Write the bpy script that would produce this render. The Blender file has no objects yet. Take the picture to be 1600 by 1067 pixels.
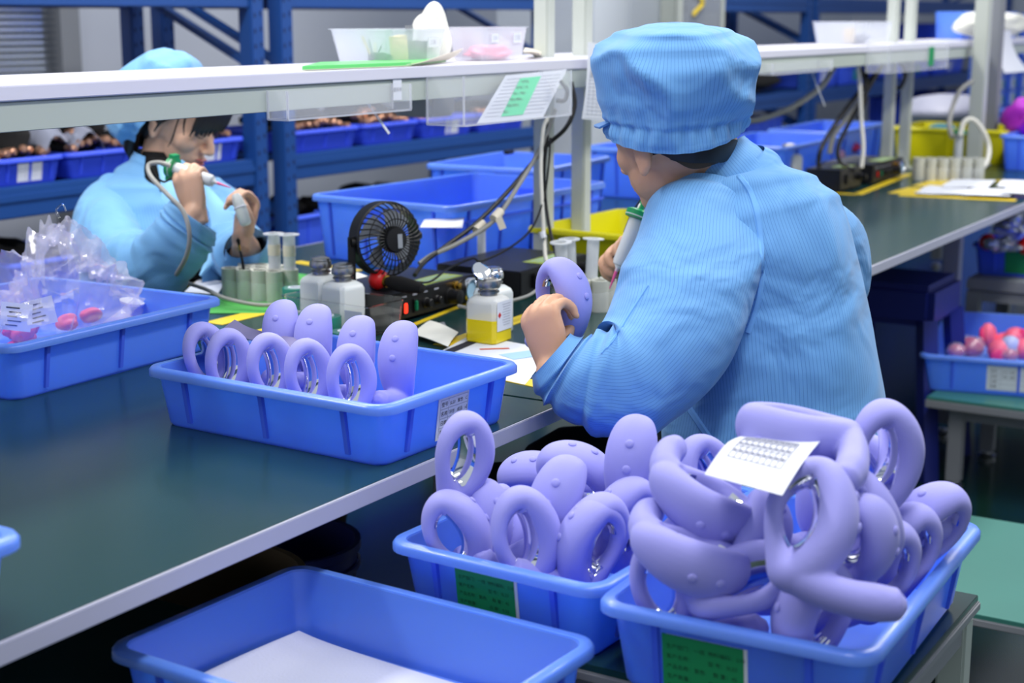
import bpy, bmesh, math, random
import numpy as np
from mathutils import Vector, Matrix, Euler
random.seed(7); RNG = np.random.RandomState(7)
SC = bpy.context.scene
COL = SC.collection
PI = math.pi
# ---------------------------------------------------------------- camera
F = 2400.0; CX, CY = 800.0, 533.5; H = 1.30
PITCH = math.radians(11.894); YAW = math.radians(31.449)
FW = np.array([math.cos(YAW)*math.cos(PITCH), math.sin(YAW)*math.cos(PITCH), -math.sin(PITCH)])
RT = np.array([math.sin(YAW), -math.cos(YAW), 0.0])
UP = np.cross(RT, FW)
FH = np.array([math.cos(YAW), math.sin(YAW), 0.0])
C0 = np.array([0, 0, H])
cam_d = bpy.data.cameras.new('camera'); cam = bpy.data.objects.new('camera', cam_d); COL.objects.link(cam)
cam.matrix_world = Matrix(((RT[0], UP[0], -FW[0], 0), (RT[1], UP[1], -FW[1], 0), (RT[2], UP[2], -FW[2], H), (0, 0, 0, 1)))
cam_d.sensor_width = 36.0; cam_d.lens = F/1600*36.0; cam_d.clip_start = 0.05; cam_d.clip_end = 60
cam_d.dof.use_dof = True; cam_d.dof.focus_distance = 2.12; cam_d.dof.aperture_fstop = 5.0
SC.camera = cam
# ---------------------------------------------------------------- world and lamps
W = bpy.data.worlds.new('hall_light'); SC.world = W; W.use_nodes = True
W.node_tree.nodes['Background'].inputs[0].default_value = (0.80, 0.88, 1.0, 1)
W.node_tree.nodes['Background'].inputs[1].default_value = 0.62
SC.view_settings.view_transform = 'Standard'; SC.view_settings.look = 'None'
SC.view_settings.gamma = 1.0; SC.view_settings.use_curve_mapping = False
SC.view_settings.exposure = 0.0
def area(name, loc, sx, sy, power, col=(1, 0.97, 0.94), rotz=0.0):
    l = bpy.data.lights.new(name, 'AREA'); l.shape = 'RECTANGLE'; l.size = sx; l.size_y = sy
    l.energy = power; l.color = col
    o = bpy.data.objects.new(name, l); COL.objects.link(o); o.location = loc; o.rotation_euler = (0, 0, rotz)
    return o
for lx, ly, pw in ((0.6, 0.35, 19), (2.1, 0.35, 27), (3.9, 0.35, 32), (5.9, 0.35, 34), (1.0, 2.5, 42), (2.9, 2.5, 36), (4.8, 2.5, 34), (7.0, 2.5, 36)):
    area('ceiling_lamp_light', (lx, ly, 2.75), 1.25, 0.30, pw)
# ---------------------------------------------------------------- helpers: pixel of the photo -> point on a real plane
def ray(x, y): return FW + RT*((x-CX)/F) - UP*((y-CY)/F)
def P(x, y, z=0.75):
    d = ray(x, y); return C0 + d*((z-H)/d[2])
def PY(x, y, Y):
    d = ray(x, y); return C0 + d*(Y/d[1])
def PX(x, y, X):
    d = ray(x, y); return C0 + d*(X/d[0])
def PD(x, y, d): return C0 + ray(x, y)*d
def lin(c): return tuple((v/12.92 if v <= 0.04045 else ((v+0.055)/1.055)**2.4) for v in c)
def rgb(r, g, b): return lin((r/255, g/255, b/255))
MATS = {}
def mat(name, col=(0.5, 0.5, 0.5), rough=0.5, metal=0.0, noise=0.0, nscale=20.0, bump=0.0, bscale=200.0, trans=0.0, ior=1.45,
        alpha=1.0, emit=None, estr=0.0, sss=0.0, coat=0.0, spec=0.5, sheen=0.0):
    m = bpy.data.materials.new(name); m.use_nodes = True
    nt = m.node_tree; b = nt.nodes['Principled BSDF']
    b.inputs['Base Color'].default_value = (*col, 1); b.inputs['Roughness'].default_value = rough
    b.inputs['Metallic'].default_value = metal; b.inputs['Transmission Weight'].default_value = trans
    b.inputs['IOR'].default_value = ior; b.inputs['Alpha'].default_value = alpha
    b.inputs['Coat Weight'].default_value = coat; b.inputs['Specular IOR Level'].default_value = spec
    b.inputs['Sheen Weight'].default_value = sheen
    if sss:
        b.inputs['Subsurface Weight'].default_value = sss; b.inputs['Subsurface Radius'].default_value = (0.012, 0.008, 0.008)
        b.inputs['Subsurface Scale'].default_value = 0.5
    if emit:
        b.inputs['Emission Color'].default_value = (*emit, 1); b.inputs['Emission Strength'].default_value = estr
    tc = nt.nodes.new('ShaderNodeTexCoord')
    if noise:
        n = nt.nodes.new('ShaderNodeTexNoise'); n.inputs['Scale'].default_value = nscale; n.inputs['Detail'].default_value = 4
        nt.links.new(tc.outputs['Object'], n.inputs['Vector'])
        mx = nt.nodes.new('ShaderNodeMix'); mx.data_type = 'RGBA'
        mx.inputs[6].default_value = (*[max(0, c*(1-noise)) for c in col], 1)
        mx.inputs[7].default_value = (*[min(1, c*(1+noise)) for c in col], 1)
        nt.links.new(n.outputs['Fac'], mx.inputs[0]); nt.links.new(mx.outputs[2], b.inputs['Base Color'])
    if bump:
        n2 = nt.nodes.new('ShaderNodeTexNoise'); n2.inputs['Scale'].default_value = bscale; n2.inputs['Detail'].default_value = 3
        nt.links.new(tc.outputs['Object'], n2.inputs['Vector'])
        bp = nt.nodes.new('ShaderNodeBump'); bp.inputs['Strength'].default_value = bump; bp.inputs['Distance'].default_value = 0.002
        nt.links.new(n2.outputs['Fac'], bp.inputs['Height']); nt.links.new(bp.outputs['Normal'], b.inputs['Normal'])
    MATS[name] = m
    return m
def stripes(name, base, dark, period, width, rough=0.75, bumps=0.5):
    """cloth woven with thin dark pin stripes that follow the UVs (u is measured in metres round the garment)"""
    m = mat(name, base, rough, sheen=0.15); nt = m.node_tree; b = nt.nodes['Principled BSDF']
    uv = nt.nodes.new('ShaderNodeUVMap'); sp = nt.nodes.new('ShaderNodeSeparateXYZ'); nt.links.new(uv.outputs[0], sp.inputs[0])
    d = nt.nodes.new('ShaderNodeMath'); d.operation = 'DIVIDE'; d.inputs[1].default_value = period; nt.links.new(sp.outputs[0], d.inputs[0])
    f = nt.nodes.new('ShaderNodeMath'); f.operation = 'FRACT'; nt.links.new(d.outputs[0], f.inputs[0])
    l = nt.nodes.new('ShaderNodeMath'); l.operation = 'LESS_THAN'; l.inputs[1].default_value = width; nt.links.new(f.outputs[0], l.inputs[0])
    mx = nt.nodes.new('ShaderNodeMix'); mx.data_type = 'RGBA'; mx.inputs[6].default_value = (*base, 1); mx.inputs[7].default_value = (*dark, 1)
    nt.links.new(l.outputs[0], mx.inputs[0]); nt.links.new(mx.outputs[2], b.inputs['Base Color'])
    tc = nt.nodes.new('ShaderNodeTexCoord'); n = nt.nodes.new('ShaderNodeTexNoise'); n.inputs['Scale'].default_value = 7.5; n.inputs['Detail'].default_value = 2.5; n.inputs['Distortion'].default_value = 0.6
    nt.links.new(tc.outputs['Object'], n.inputs['Vector'])
    bp = nt.nodes.new('ShaderNodeBump'); bp.inputs['Strength'].default_value = bumps; bp.inputs['Distance'].default_value = 0.05
    nt.links.new(n.outputs['Fac'], bp.inputs['Height']); nt.links.new(bp.outputs['Normal'], b.inputs['Normal'])
    return m
M = MATS
mat('crate_blue', rgb(92, 134, 255), 0.32, noise=0.05, nscale=6, coat=0.1, sss=0.45)
M_ = MATS['crate_blue'].node_tree.nodes['Principled BSDF']; M_.inputs['Subsurface Radius'].default_value = (0.010, 0.016, 0.035); M_.inputs['Subsurface Scale'].default_value = 1.0
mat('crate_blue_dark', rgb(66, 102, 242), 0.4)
mat('crate_yellow', rgb(222, 214, 10), 0.4)
mat('silicone', rgb(153, 153, 224), 0.62, sheen=0.15, spec=0.3, sss=0.06)
mat('chrome', (0.86, 0.87, 0.9), 0.05, 1.0)
mat('metal_cap', (0.42, 0.41, 0.39), 0.30, 1.0)
mat('steel', (0.55, 0.56, 0.58), 0.35, 1.0)
mat('bench_green', rgb(26, 58, 57), 0.22, noise=0.10, nscale=3.5, spec=0.45)
mat('stool_green', rgb(58, 118, 108), 0.34, noise=0.1, nscale=4)
mat('edge_grey', rgb(172, 174, 192), 0.45, noise=0.03, nscale=9)
mat('edge_mid', rgb(132, 136, 142), 0.45)
mat('frame_grey', rgb(176, 186, 178), 0.45, noise=0.03, nscale=7)
mat('white_board', rgb(214, 214, 228), 0.35)
mat('post_grey', rgb(190, 196, 188), 0.4)
mat('rack_blue', rgb(26, 70, 138), 0.42, noise=0.05, nscale=6)
mat('dark_hole', rgb(16, 36, 84), 0.7)
mat('wall_paint', rgb(188, 194, 206), 0.7, noise=0.03, nscale=1.5)
mat('panel_pale', rgb(206, 214, 222), 0.5)
mat('floor_green', rgb(14, 44, 36), 0.18, noise=0.2, nscale=2.0)
mat('paper', rgb(222, 226, 236), 0.7)
mat('paper_warm', rgb(226, 218, 200), 0.7)
mat('ink', rgb(36, 38, 52), 0.8)
mat('ink_grey', rgb(172, 176, 190), 0.8)
mat('ink_mid', rgb(136, 140, 158), 0.8)
mat('label_green', rgb(20, 142, 84), 0.6)
mat('label_mint', rgb(56, 196, 142), 0.6)
mat('ink_green', rgb(8, 60, 40), 0.8)
mat('tape_yellow', rgb(236, 206, 40), 0.35)
mat('mat_green', rgb(76, 176, 78), 0.5)
mat('black_plastic', rgb(20, 20, 22), 0.38)
mat('black_metal', rgb(26, 27, 32), 0.36, bump=0.1, bscale=400)
mat('black_cloth', rgb(12, 12, 14), 0.9, bump=0.3, bscale=60)
mat('copper', rgb(196, 150, 124), 0.3, 0.8)
mat('red_gloss', rgb(206, 20, 22), 0.28, spec=0.6)
mat('gold', rgb(206, 160, 70), 0.25, 1.0)
mat('clear', (1, 1, 1), 0.03, trans=1.0, ior=1.46)
mat('acrylic', (0.9, 0.93, 1.0), 0.03, alpha=0.10, spec=0.8)
mat('frosted', rgb(236, 240, 244), 0.3, alpha=0.55)
mat('tub_frost', rgb(232, 236, 246), 0.25, alpha=0.33)
mat('film', (0.95, 0.97, 1.0), 0.08, alpha=0.16, spec=0.9)
mat('milky', rgb(220, 226, 226), 0.4, sss=0.2)
mat('yellow_liquid', rgb(238, 214, 14), 0.25, coat=0.3)
mat('cardboard_tube', rgb(196, 198, 188), 0.75, noise=0.06, nscale=90)
mat('teal_tape', rgb(48, 150, 128), 0.2, trans=0.25, coat=0.4)
mat('cap_green', rgb(18, 142, 84), 0.3)
mat('pink_needle', rgb(226, 92, 150), 0.4)
mat('pink_part', rgb(246, 108, 140), 0.45)
mat('hot_pink', rgb(236, 60, 120), 0.4)
mat('magenta', rgb(176, 40, 190), 0.5)
mat('pale_blue', rgb(176, 186, 228), 0.45)
mat('skin', rgb(206, 160, 130), 0.5, sss=0.25, noise=0.04, nscale=30)
mat('skin_pale', rgb(214, 172, 146), 0.5, sss=0.25, noise=0.04, nscale=30)
mat('lip', rgb(176, 92, 88), 0.4)
mat('hair', rgb(22, 18, 18), 0.45, noise=0.3, nscale=120)
mat('red_light', rgb(255, 40, 20), 0.3, emit=(1.0, 0.05, 0.02), estr=1.6)
mat('green_switch', rgb(14, 120, 84), 0.3)
mat('grey_plastic', rgb(150, 156, 164), 0.4)
mat('grey_cable', rgb(150, 150, 146), 0.45)
mat('white_cable', rgb(226, 224, 214), 0.4)
mat('blue_cap', rgb(100, 176, 200), 0.5)
mat('bag_white', rgb(238, 238, 228), 0.55, bump=0.4, bscale=30)
mat('tan_bucket', rgb(120, 100, 70), 0.5)
mat('metal_window', (0.72, 0.74, 0.78), 0.16, 1.0)
mat('brochure_green', rgb(96, 200, 110), 0.35)
mat('clear_blue', rgb(160, 200, 226), 0.6)
mat('foam', rgb(200, 204, 220), 0.75, bump=0.3, bscale=300)
mat('kraft', rgb(202, 178, 120), 0.7)
stripes('cloth_blue', rgb(100, 158, 214), rgb(72, 124, 186), 0.0058, 0.12, bumps=0.55)
stripes('cloth_blue_w', rgb(116, 174, 222), rgb(98, 156, 210), 0.0058, 0.22, bumps=0.55)
# ---------------------------------------------------------------- helpers: meshes
def V(a): return np.array(a, float)
class MB:
    def __init__(s): s.v = []; s.f = []; s.uv = {}; s.n = 0
    def add(s, vs, fs, uvs=None):
        k = s.n
        s.v.extend([tuple(map(float, p)) for p in vs]); s.n = len(s.v)
        for i, f in enumerate(fs):
            if uvs is not None: s.uv[len(s.f)] = uvs[i]
            s.f.append(tuple(k+j for j in f))
        return s
    def box(s, c, d, rz=0.0, R=None):
        c = V(c); h = V(d)/2
        R = V(R) if R is not None else np.array([[math.cos(rz), -math.sin(rz), 0], [math.sin(rz), math.cos(rz), 0], [0, 0, 1]])
        vs = [c + R @ (h*V(q)) for q in ((-1, -1, -1), (1, -1, -1), (1, 1, -1), (-1, 1, -1), (-1, -1, 1), (1, -1, 1), (1, 1, 1), (-1, 1, 1))]
        return s.add(vs, ((0, 3, 2, 1), (4, 5, 6, 7), (0, 1, 5, 4), (1, 2, 6, 5), (2, 3, 7, 6), (3, 0, 4, 7)))
    def bbox(s, c, d, b=0.004, rz=0.0):
        """box with chamfered edges"""
        bm = bmesh.new(); bmesh.ops.create_cube(bm, size=1.0)
        bmesh.ops.scale(bm, vec=Vector(d), verts=bm.verts)
        bmesh.ops.bevel(bm, geom=bm.edges[:], offset=b, segments=2, affect='EDGES', clamp_overlap=True)
        bmesh.ops.rotate(bm, cent=(0, 0, 0), matrix=Matrix.Rotation(rz, 3, 'Z'), verts=bm.verts)
        bm.verts.index_update(); c = V(c)
        s.add([c+V(v.co) for v in bm.verts], [[v.index for v in f.verts] for f in bm.faces]); bm.free()
        return s
    def bar(s, a, b, w, h=None, up=(0, 0, 1)):
        """square bar from a to b"""
        a = V(a); b = V(b); h = h or w; d = b-a; L = np.linalg.norm(d); d = d/L
        u = V(up); sx = np.cross(d, u)
        if np.linalg.norm(sx) < 1e-4: sx = np.cross(d, V((1, 0, 0)))
        sx /= np.linalg.norm(sx); sz = np.cross(sx, d)
        return s.box((a+b)/2, (w, L, h), R=np.stack([sx, d, sz], 1))
    def rings(s, R, cap0=True, cap1=True, closed=True, uv=False, loop=False, ulen=None):
        """R: (k, n, 3) rings of points"""
        R = np.asarray(R, float); k, n, _ = R.shape
        vs = R.reshape(-1, 3); fs = []; uvs = [] if uv else None
        if uv:
            U = np.zeros((k, n+1)); Vv = np.zeros(k)
            mid = R.mean(1)
            Vv[1:] = np.cumsum(np.linalg.norm(np.diff(mid, axis=0), axis=1))
            seg = np.linalg.norm(np.roll(R, -1, 1)-R, axis=2)
            per = seg.sum(1).max() if ulen is None else ulen
            U[:, 1:] = np.linspace(0, per, n+1)[1:][None, :]
        for i in range(k-1 if not loop else k):
            i2 = (i+1) % k
            for j in range(n if closed else n-1):
                j2 = (j+1) % n
                fs.append((i*n+j, i*n+j2, i2*n+j2, i2*n+j))
                if uv: uvs.append(((U[i, j], Vv[i]), (U[i, j+1], Vv[i]), (U[i2, j+1], Vv[i2]), (U[i2, j], Vv[i2])))
        if closed and not loop:
            if cap0:
                fs.append(tuple(range(n-1, -1, -1)))
                if uv: uvs.append([(0, 0)]*n)
            if cap1:
                fs.append(tuple((k-1)*n+j for j in range(n)))
                if uv: uvs.append([(0, 0)]*n)
        return s.add(vs, fs, uvs)
    def lathe(s, prof, c=(0, 0, 0), n=24, axis=(0, 0, 1), cap0=True, cap1=True):
        """prof: (radius, height) pairs"""
        ax = V(axis); ax /= np.linalg.norm(ax)
        t = V((1, 0, 0)) if abs(ax[0]) < 0.9 else V((0, 1, 0))
        x = np.cross(t, ax); x /= np.linalg.norm(x); y = np.cross(ax, x)
        th = np.linspace(0, 2*PI, n, endpoint=False)
        ring = np.cos(th)[:, None]*x + np.sin(th)[:, None]*y
        R = [V(c) + ring*max(r, 1e-5) + ax*h for r, h in prof]
        return s.rings(R, cap0, cap1)
    def cyl(s, a, b, r, n=16, r2=None):
        a = V(a); b = V(b); L = np.linalg.norm(b-a)
        return s.lathe([(r, 0), (r if r2 is None else r2, L)], a, n, b-a)
    def tube(s, pts, r, n=8, smooth=4, caps=True):
        Pp, Rr = spline(pts, smooth, r)
        return s.rings(tube_rings(Pp, Rr, Rr, n), caps, caps)
    def ball(s, c, r, n=16, k=10, sc=(1, 1, 1)):
        th = np.linspace(0, 2*PI, n, endpoint=False); R = []
        for i in range(k+1):
            p = -PI/2 + PI*i/k; rr = max(math.cos(p), 1e-4)
            R.append(V(c)+np.stack([np.cos(th)*rr*r*sc[0], np.sin(th)*rr*r*sc[1], np.full(n, math.sin(p)*r*sc[2])], 1))
        return s.rings(R)
    def sheet(s, G, thick=0.0, uv=None):
        """G: (a, b, 3) grid of points, given thickness"""
        G = np.asarray(G, float); a, b, _ = G.shape
        if thick:
            du = np.gradient(G, axis=0); dv = np.gradient(G, axis=1)
            N = np.cross(du, dv); N /= np.maximum(np.linalg.norm(N, axis=2, keepdims=True), 1e-9)
            T = G+N*thick/2; B = G-N*thick/2
            vs = np.concatenate([T.reshape(-1, 3), B.reshape(-1, 3)]); o = a*b; fs = []
            for i in range(a-1):
                for j in range(b-1):
                    q = (i*b+j, (i+1)*b+j, (i+1)*b+j+1, i*b+j+1)
                    fs.append(q); fs.append(tuple(o+k for k in reversed(q)))
            rim = [i*b for i in range(a)] + [(a-1)*b+j for j in range(1, b)] + [i*b+b-1 for i in range(a-2, -1, -1)] + [j for j in range(b-2, 0, -1)]
            for i in range(len(rim)):
                p, q = rim[i], rim[(i+1) % len(rim)]
                fs.append((q, p, o+p, o+q))
            return s.add(vs, fs)
        fs = [(i*b+j, (i+1)*b+j, (i+1)*b+j+1, i*b+j+1) for i in range(a-1) for j in range(b-1)]
        uvs = None
        if uv is not None:
            lu, lv = uv
            uvs = [((j/(b-1)*lu, i/(a-1)*lv), (j/(b-1)*lu, (i+1)/(a-1)*lv), ((j+1)/(b-1)*lu, (i+1)/(a-1)*lv), ((j+1)/(b-1)*lu, i/(a-1)*lv)) for i in range(a-1) for j in range(b-1)]
        return s.add(G.reshape(-1, 3), fs, uvs)
    def mesh(s, name, off=(0, 0, 0), smooth=True, ang=40):
        me = bpy.data.meshes.new(name)
        o = V(off)
        me.from_pydata([tuple(V(p)-o) for p in s.v], [], s.f); me.validate(); me.update()
        if s.uv:
            ul = me.uv_layers.new(name='UVMap'); k = 0
            for p in me.polygons:
                u = s.uv.get(p.index)
                for q, li in enumerate(p.loop_indices):
                    ul.data[li].uv = u[q] if u and q < len(u) else (0, 0)
        bm = bmesh.new(); bm.from_mesh(me)
        bmesh.ops.recalc_face_normals(bm, faces=bm.faces); bm.to_mesh(me); bm.free()
        if smooth:
            me.shade_smooth(); me.set_sharp_from_angle(angle=math.radians(ang))
        return me
    def build(s, name, m, parent=None, smooth=True, ang=40, local=False):
        """links ONE mesh object; vertices are world coordinates unless local"""
        off = (0, 0, 0)
        if parent is not None and not local:
            off = world_loc(parent)
        me = s.mesh(name, off, smooth, ang)
        return link(name, me, m, parent)
def world_loc(o):
    l = V(o.location); p = o.parent
    while p is not None: l = l+V(p.location); p = p.parent
    return l
def link(name, me, m, parent=None):
    o = bpy.data.objects.new(name, me); COL.objects.link(o)
    if m is not None and not me.materials: me.materials.append(M[m] if isinstance(m, str) else m)
    if parent is not None: o.parent = parent
    return o
def spline(pts, sub=4, rad=None):
    pts = V(pts); n = len(pts)
    if rad is not None: rad = np.full(n, rad, float) if np.isscalar(rad) else V(rad)
    if sub <= 1 or n < 3: return pts, rad
    ext = np.vstack([2*pts[0]-pts[1], pts, 2*pts[-1]-pts[-2]])
    out = []; ro = []
    for i in range(n-1):
        p0, p1, p2, p3 = ext[i], ext[i+1], ext[i+2], ext[i+3]
        for k in range(sub):
            t = k/sub
            out.append(0.5*((2*p1)+(p2-p0)*t+(2*p0-5*p1+4*p2-p3)*t*t+(-p0+3*p1-3*p2+p3)*t**3))
            if rad is not None:
                u = t*t*(3-2*t); ro.append(rad[i]*(1-u)+rad[i+1]*u)
    out.append(pts[-1])
    if rad is not None: ro.append(rad[-1])
    return np.array(out), (np.array(ro) if rad is not None else None)
def tube_rings(Pp, ra, rb, n=12, up=None):
    """rings square to a path; ra along the side vector, rb along the other"""
    Pp = V(Pp); T = np.gradient(Pp, axis=0); T /= np.linalg.norm(T, axis=1, keepdims=True)
    u = V(up) if up is not None else (V((0, 0, 1)) if abs(T[0][2]) < 0.9 else V((1, 0, 0)))
    th = np.linspace(0, 2*PI, n, endpoint=False); R = []; x = None
    for i in range(len(Pp)):
        if x is None or up is not None: x = np.cross(u, T[i])
        x = x - T[i]*(x @ T[i]); x /= max(np.linalg.norm(x), 1e-9)
        y = np.cross(T[i], x)
        R.append(Pp[i] + np.cos(th)[:, None]*x*ra[i] + np.sin(th)[:, None]*y*rb[i])
    return np.array(R)
def tag(o, label=None, cat=None, group=None, kind=None):
    if label: o['label'] = label
    if cat: o['category'] = cat
    if group: o['group'] = group
    if kind: o['kind'] = kind
    return o
def thing(name, label, cat, loc=(0, 0, 0), rz=0.0, group=None):
    o = bpy.data.objects.new(name, None); o.empty_display_size = 0.05; COL.objects.link(o)
    o.location = tuple(map(float, loc)); o.rotation_euler = (0, 0, rz)
    return tag(o, label, cat, group)
def copy_tree(o, loc=None, rot=None, label=None, parent=None):
    c = o.copy(); COL.objects.link(c)
    if parent is not None: c.parent = parent
    for ch in list(o.children): copy_tree(ch, parent=c)
    if loc is not None: c.location = tuple(map(float, loc))
    if rot is not None: c.rotation_euler = rot
    if label: c['label'] = label
    return c
def struct(o): o['kind'] = 'structure'; return o
def remeshed(mb, name, voxel, smooth=2):
    """joins overlapping closed shapes of one body into one continuous surface"""
    me = mb.mesh(name, smooth=False)
    o = bpy.data.objects.new(name, me); COL.objects.link(o)
    r = o.modifiers.new('r', 'REMESH'); r.mode = 'VOXEL'; r.voxel_size = voxel; r.use_smooth_shade = True
    if smooth:
        sm = o.modifiers.new('s', 'SMOOTH'); sm.iterations = smooth; sm.factor = 0.5
    dg = bpy.context.evaluated_depsgraph_get()
    res = bpy.data.meshes.new_from_object(o.evaluated_get(dg))
    bpy.data.objects.remove(o); bpy.data.meshes.remove(me)
    res.name = name; res.shade_smooth()
    return res
def text_mesh(name, s, size, m, parent, R, loc, align='LEFT'):
    """flat printed lettering as a thin mesh: R columns are right, up, out in the parent's space"""
    c = bpy.data.curves.new(name, 'FONT'); c.body = s; c.size = size; c.extrude = 0.0; c.align_x = align; c.resolution_u = 2
    o = bpy.data.objects.new(name, c); COL.objects.link(o)
    dg = bpy.context.evaluated_depsgraph_get()
    me = bpy.data.meshes.new_from_object(o.evaluated_get(dg)); bpy.data.objects.remove(o); bpy.data.curves.remove(c)
    me.materials.clear()
    t = link(name, me, m, parent)
    mm = Matrix.Identity(4)
    for i in range(3):
        for j in range(3): mm[i][j] = float(R[i][j])
        mm[i][3] = float(loc[i])
    t.matrix_basis = mm
    return t
def noise1(seed, n=6):
    r = np.random.RandomState(seed); fr = r.uniform(0.6, 2.6, n); ph = r.uniform(0, 2*PI, n); am = r.uniform(0.4, 1, n)
    return lambda x: sum(a*np.sin(f*x+p) for a, f, p in zip(am, fr, ph))/n
def noise3(seed, scale, n=10):
    """smooth pseudo-random field of 3-D points"""
    r = np.random.RandomState(seed); K = r.normal(0, scale, (n, 3)); ph = r.uniform(0, 2*PI, n)
    return lambda X: np.sin(np.asarray(X) @ K.T + ph).sum(-1)/math.sqrt(n)
# ================================================================ the room
ZB = 0.75                                            # bench top height
ob = MB().box((5.5, 1.5, -0.05), (17, 11, 0.1)).build('floor', 'floor_green', smooth=False); struct(ob)
ob = MB().box((5.5, 4.75, 1.6), (17, 0.1, 3.2)).build('wall_back', 'wall_paint', smooth=False); struct(ob)
ob = MB().box((13.55, 1.5, 1.6), (0.1, 6.4, 3.2)).build('wall_right', 'wall_paint', smooth=False); struct(ob)
win = MB().box(((PY(-60, 50, 4.68)[0]+PY(82, 50, 4.68)[0])/2, 4.685, 1.42), (PY(82, 50, 4.68)[0]-PY(-60, 50, 4.68)[0], 0.03, 1.0)).build('window_1', 'metal_window', smooth=False); struct(win)
x0, x1 = PY(-60, 50, 4.66)[0], PY(81, 50, 4.66)[0]
for k in range(24):
    z = 0.98+k*0.0245
    R = [[(x, 4.655+0.018*math.cos(a), z+0.0115*math.sin(a)) for a in np.linspace(-PI, 0, 7)] for x in (x0, x1)]
    MB().rings(R, closed=False).build('slat', 'metal_window', win)
ob = MB().box((PY(40, 190, 4.62)[0], 4.62, 0.945), (0.75, 0.10, 0.04)).build('trim_1', 'panel_pale', smooth=False); struct(ob)
ob = MB().box(((PY(84, 50, 4.66)[0]+PY(114, 50, 4.66)[0])/2, 4.66, 1.6), (PY(114, 50, 4.66)[0]-PY(84, 50, 4.66)[0], 0.08, 3.2)).build('trim_2', 'edge_mid', smooth=False); struct(ob)

# ================================================================ workbenches
def bench(name, label, xa, xb, ya, yb, legs):
    t = thing(name, label, 'workbench', ((xa+xb)/2, (ya+yb)/2, 0))
    MB().box(((xa+xb)/2, (ya+yb)/2, ZB-0.012), (xb-xa, yb-ya-0.006, 0.024)).build('tabletop', 'bench_green', t, smooth=False)
    MB().bbox(((xa+xb)/2, ya-0.001, ZB-0.0105), (xb-xa, 0.005, 0.022), 0.001).build('edge_band', 'edge_grey', t)
    MB().bbox(((xa+xb)/2, yb+0.001, ZB-0.0105), (xb-xa, 0.005, 0.022), 0.001).build('edge_band', 'edge_grey', t)
    for (x, y) in legs:
        l = MB().bbox((x, y, (ZB-0.025)/2+0.02), (0.05, 0.05, ZB-0.065), 0.003).build('leg', 'edge_mid', t)
        MB().lathe([(0.024, 0), (0.026, 0.012), (0.012, 0.016), (0.012, 0.021)], (x, y, 0), 14).build('levelling_foot', 'steel', l)
    for y in (ya+0.10, yb-0.10):
        MB().box(((xa+xb)/2, y, ZB-0.045), (xb-xa-0.1, 0.03, 0.04)).build('apron', 'edge_mid', t, smooth=False)
    return t
bench1 = bench('workbench', 'nearest green workbench with a pale grey edge band, holding the tray of lilac massagers', -0.5, 1.888, 1.07, 2.37, ((1.76, 1.17), (1.76, 2.27), (-0.3, 1.17), (-0.3, 2.27)))
bench2 = bench('workbench', 'second green workbench, right behind the man in the blue coat, with bare glossy top', 1.896, 4.86, 1.10, 2.40, ((4.76, 1.30), (4.76, 2.3), (2.1, 2.3)))
bench3 = bench('workbench', 'far green workbench at the right edge carrying spread white papers', 4.868, 8.3, 1.12, 2.42, ((5.1, 2.3), (8.1, 1.2), (8.1, 2.3)))
def tape(parent, a, b, w, name='tape_strip', m='tape_yellow', lift=0.0006):
    a = V(a); b = V(b); d = b-a; L = np.linalg.norm(d[:2]); rz = math.atan2(d[1], d[0])
    return MB().box(((a[0]+b[0])/2, (a[1]+b[1])/2, ZB+lift), (L, w, 0.0008), rz).build(name, m, parent, smooth=False)
tape(bench1, P(333, 506), P(432, 482), 0.045)
tape(bench1, P(432, 482), P(560, 452), 0.045)
tape(bench1, P(300, 447), P(360, 428), 0.03)
tape(bench1, P(462, 409), P(560, 424), 0.035)
tape(bench1, P(645, 508), P(760, 462), 0.012)
tape(bench1, P(690, 540), P(850, 486), 0.035)
tape(bench1, P(410, 518), P(440, 510), 0.03)
tape(bench1, P(760, 584), P(846, 602), 0.035)
tape(bench2, P(1240, 299), P(1340, 304), 0.03); tape(bench2, P(1340, 304), P(1420, 272), 0.03)
tape(bench2, P(1408, 303), P(1440, 294), 0.09); tape(bench3, P(1445, 292), P(1480, 281), 0.09); tape(bench2, P(1405, 305), P(1588, 313), 0.05)
tape(bench3, P(1500, 281), P(1580, 283), 0.03)
# ================================================================ overhead shelf, posts
def shelf(name, label, xa, xb):
    t = thing(name, label, 'shelf', ((xa+xb)/2, 1.75, 1.1))
    MB().bbox(((xa+xb)/2, 1.755, 1.2045), (xb-xa, 0.31, 0.020), 0.0015).build('shelf_board', 'white_board', t)
    MB().bbox(((xa+xb)/2, 1.612, 1.1735), (xb-xa, 0.012, 0.038), 0.001).build('rail', 'frame_grey', t)
    MB().bbox(((xa+xb)/2, 1.898, 1.1735), (xb-xa, 0.012, 0.038), 0.001).build('rail', 'frame_grey', t)
    return t
shelf1 = shelf('overhead_shelf', 'white overhead shelf crossing the left half above the first bench', -0.3, 3.06)
shelf2 = shelf('overhead_shelf', 'white overhead shelf running on to the right behind the blue cap', 3.075, 7.3)
POSTX = [PY(850, 150, 1.75)[0], PY(909, 150, 1.75)[0], PY(1391, 130, 1.75)[0], PY(1418, 130, 1.75)[0]]
PL = ['pale metal shelf post left of the hanging check sheet, the one nearer the acrylic tray', 'pale metal shelf post just behind the hanging check sheet',
      'left one of the two pale posts beside the blurred white tub', 'right one of the two pale posts beside the blurred white tub']
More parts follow.
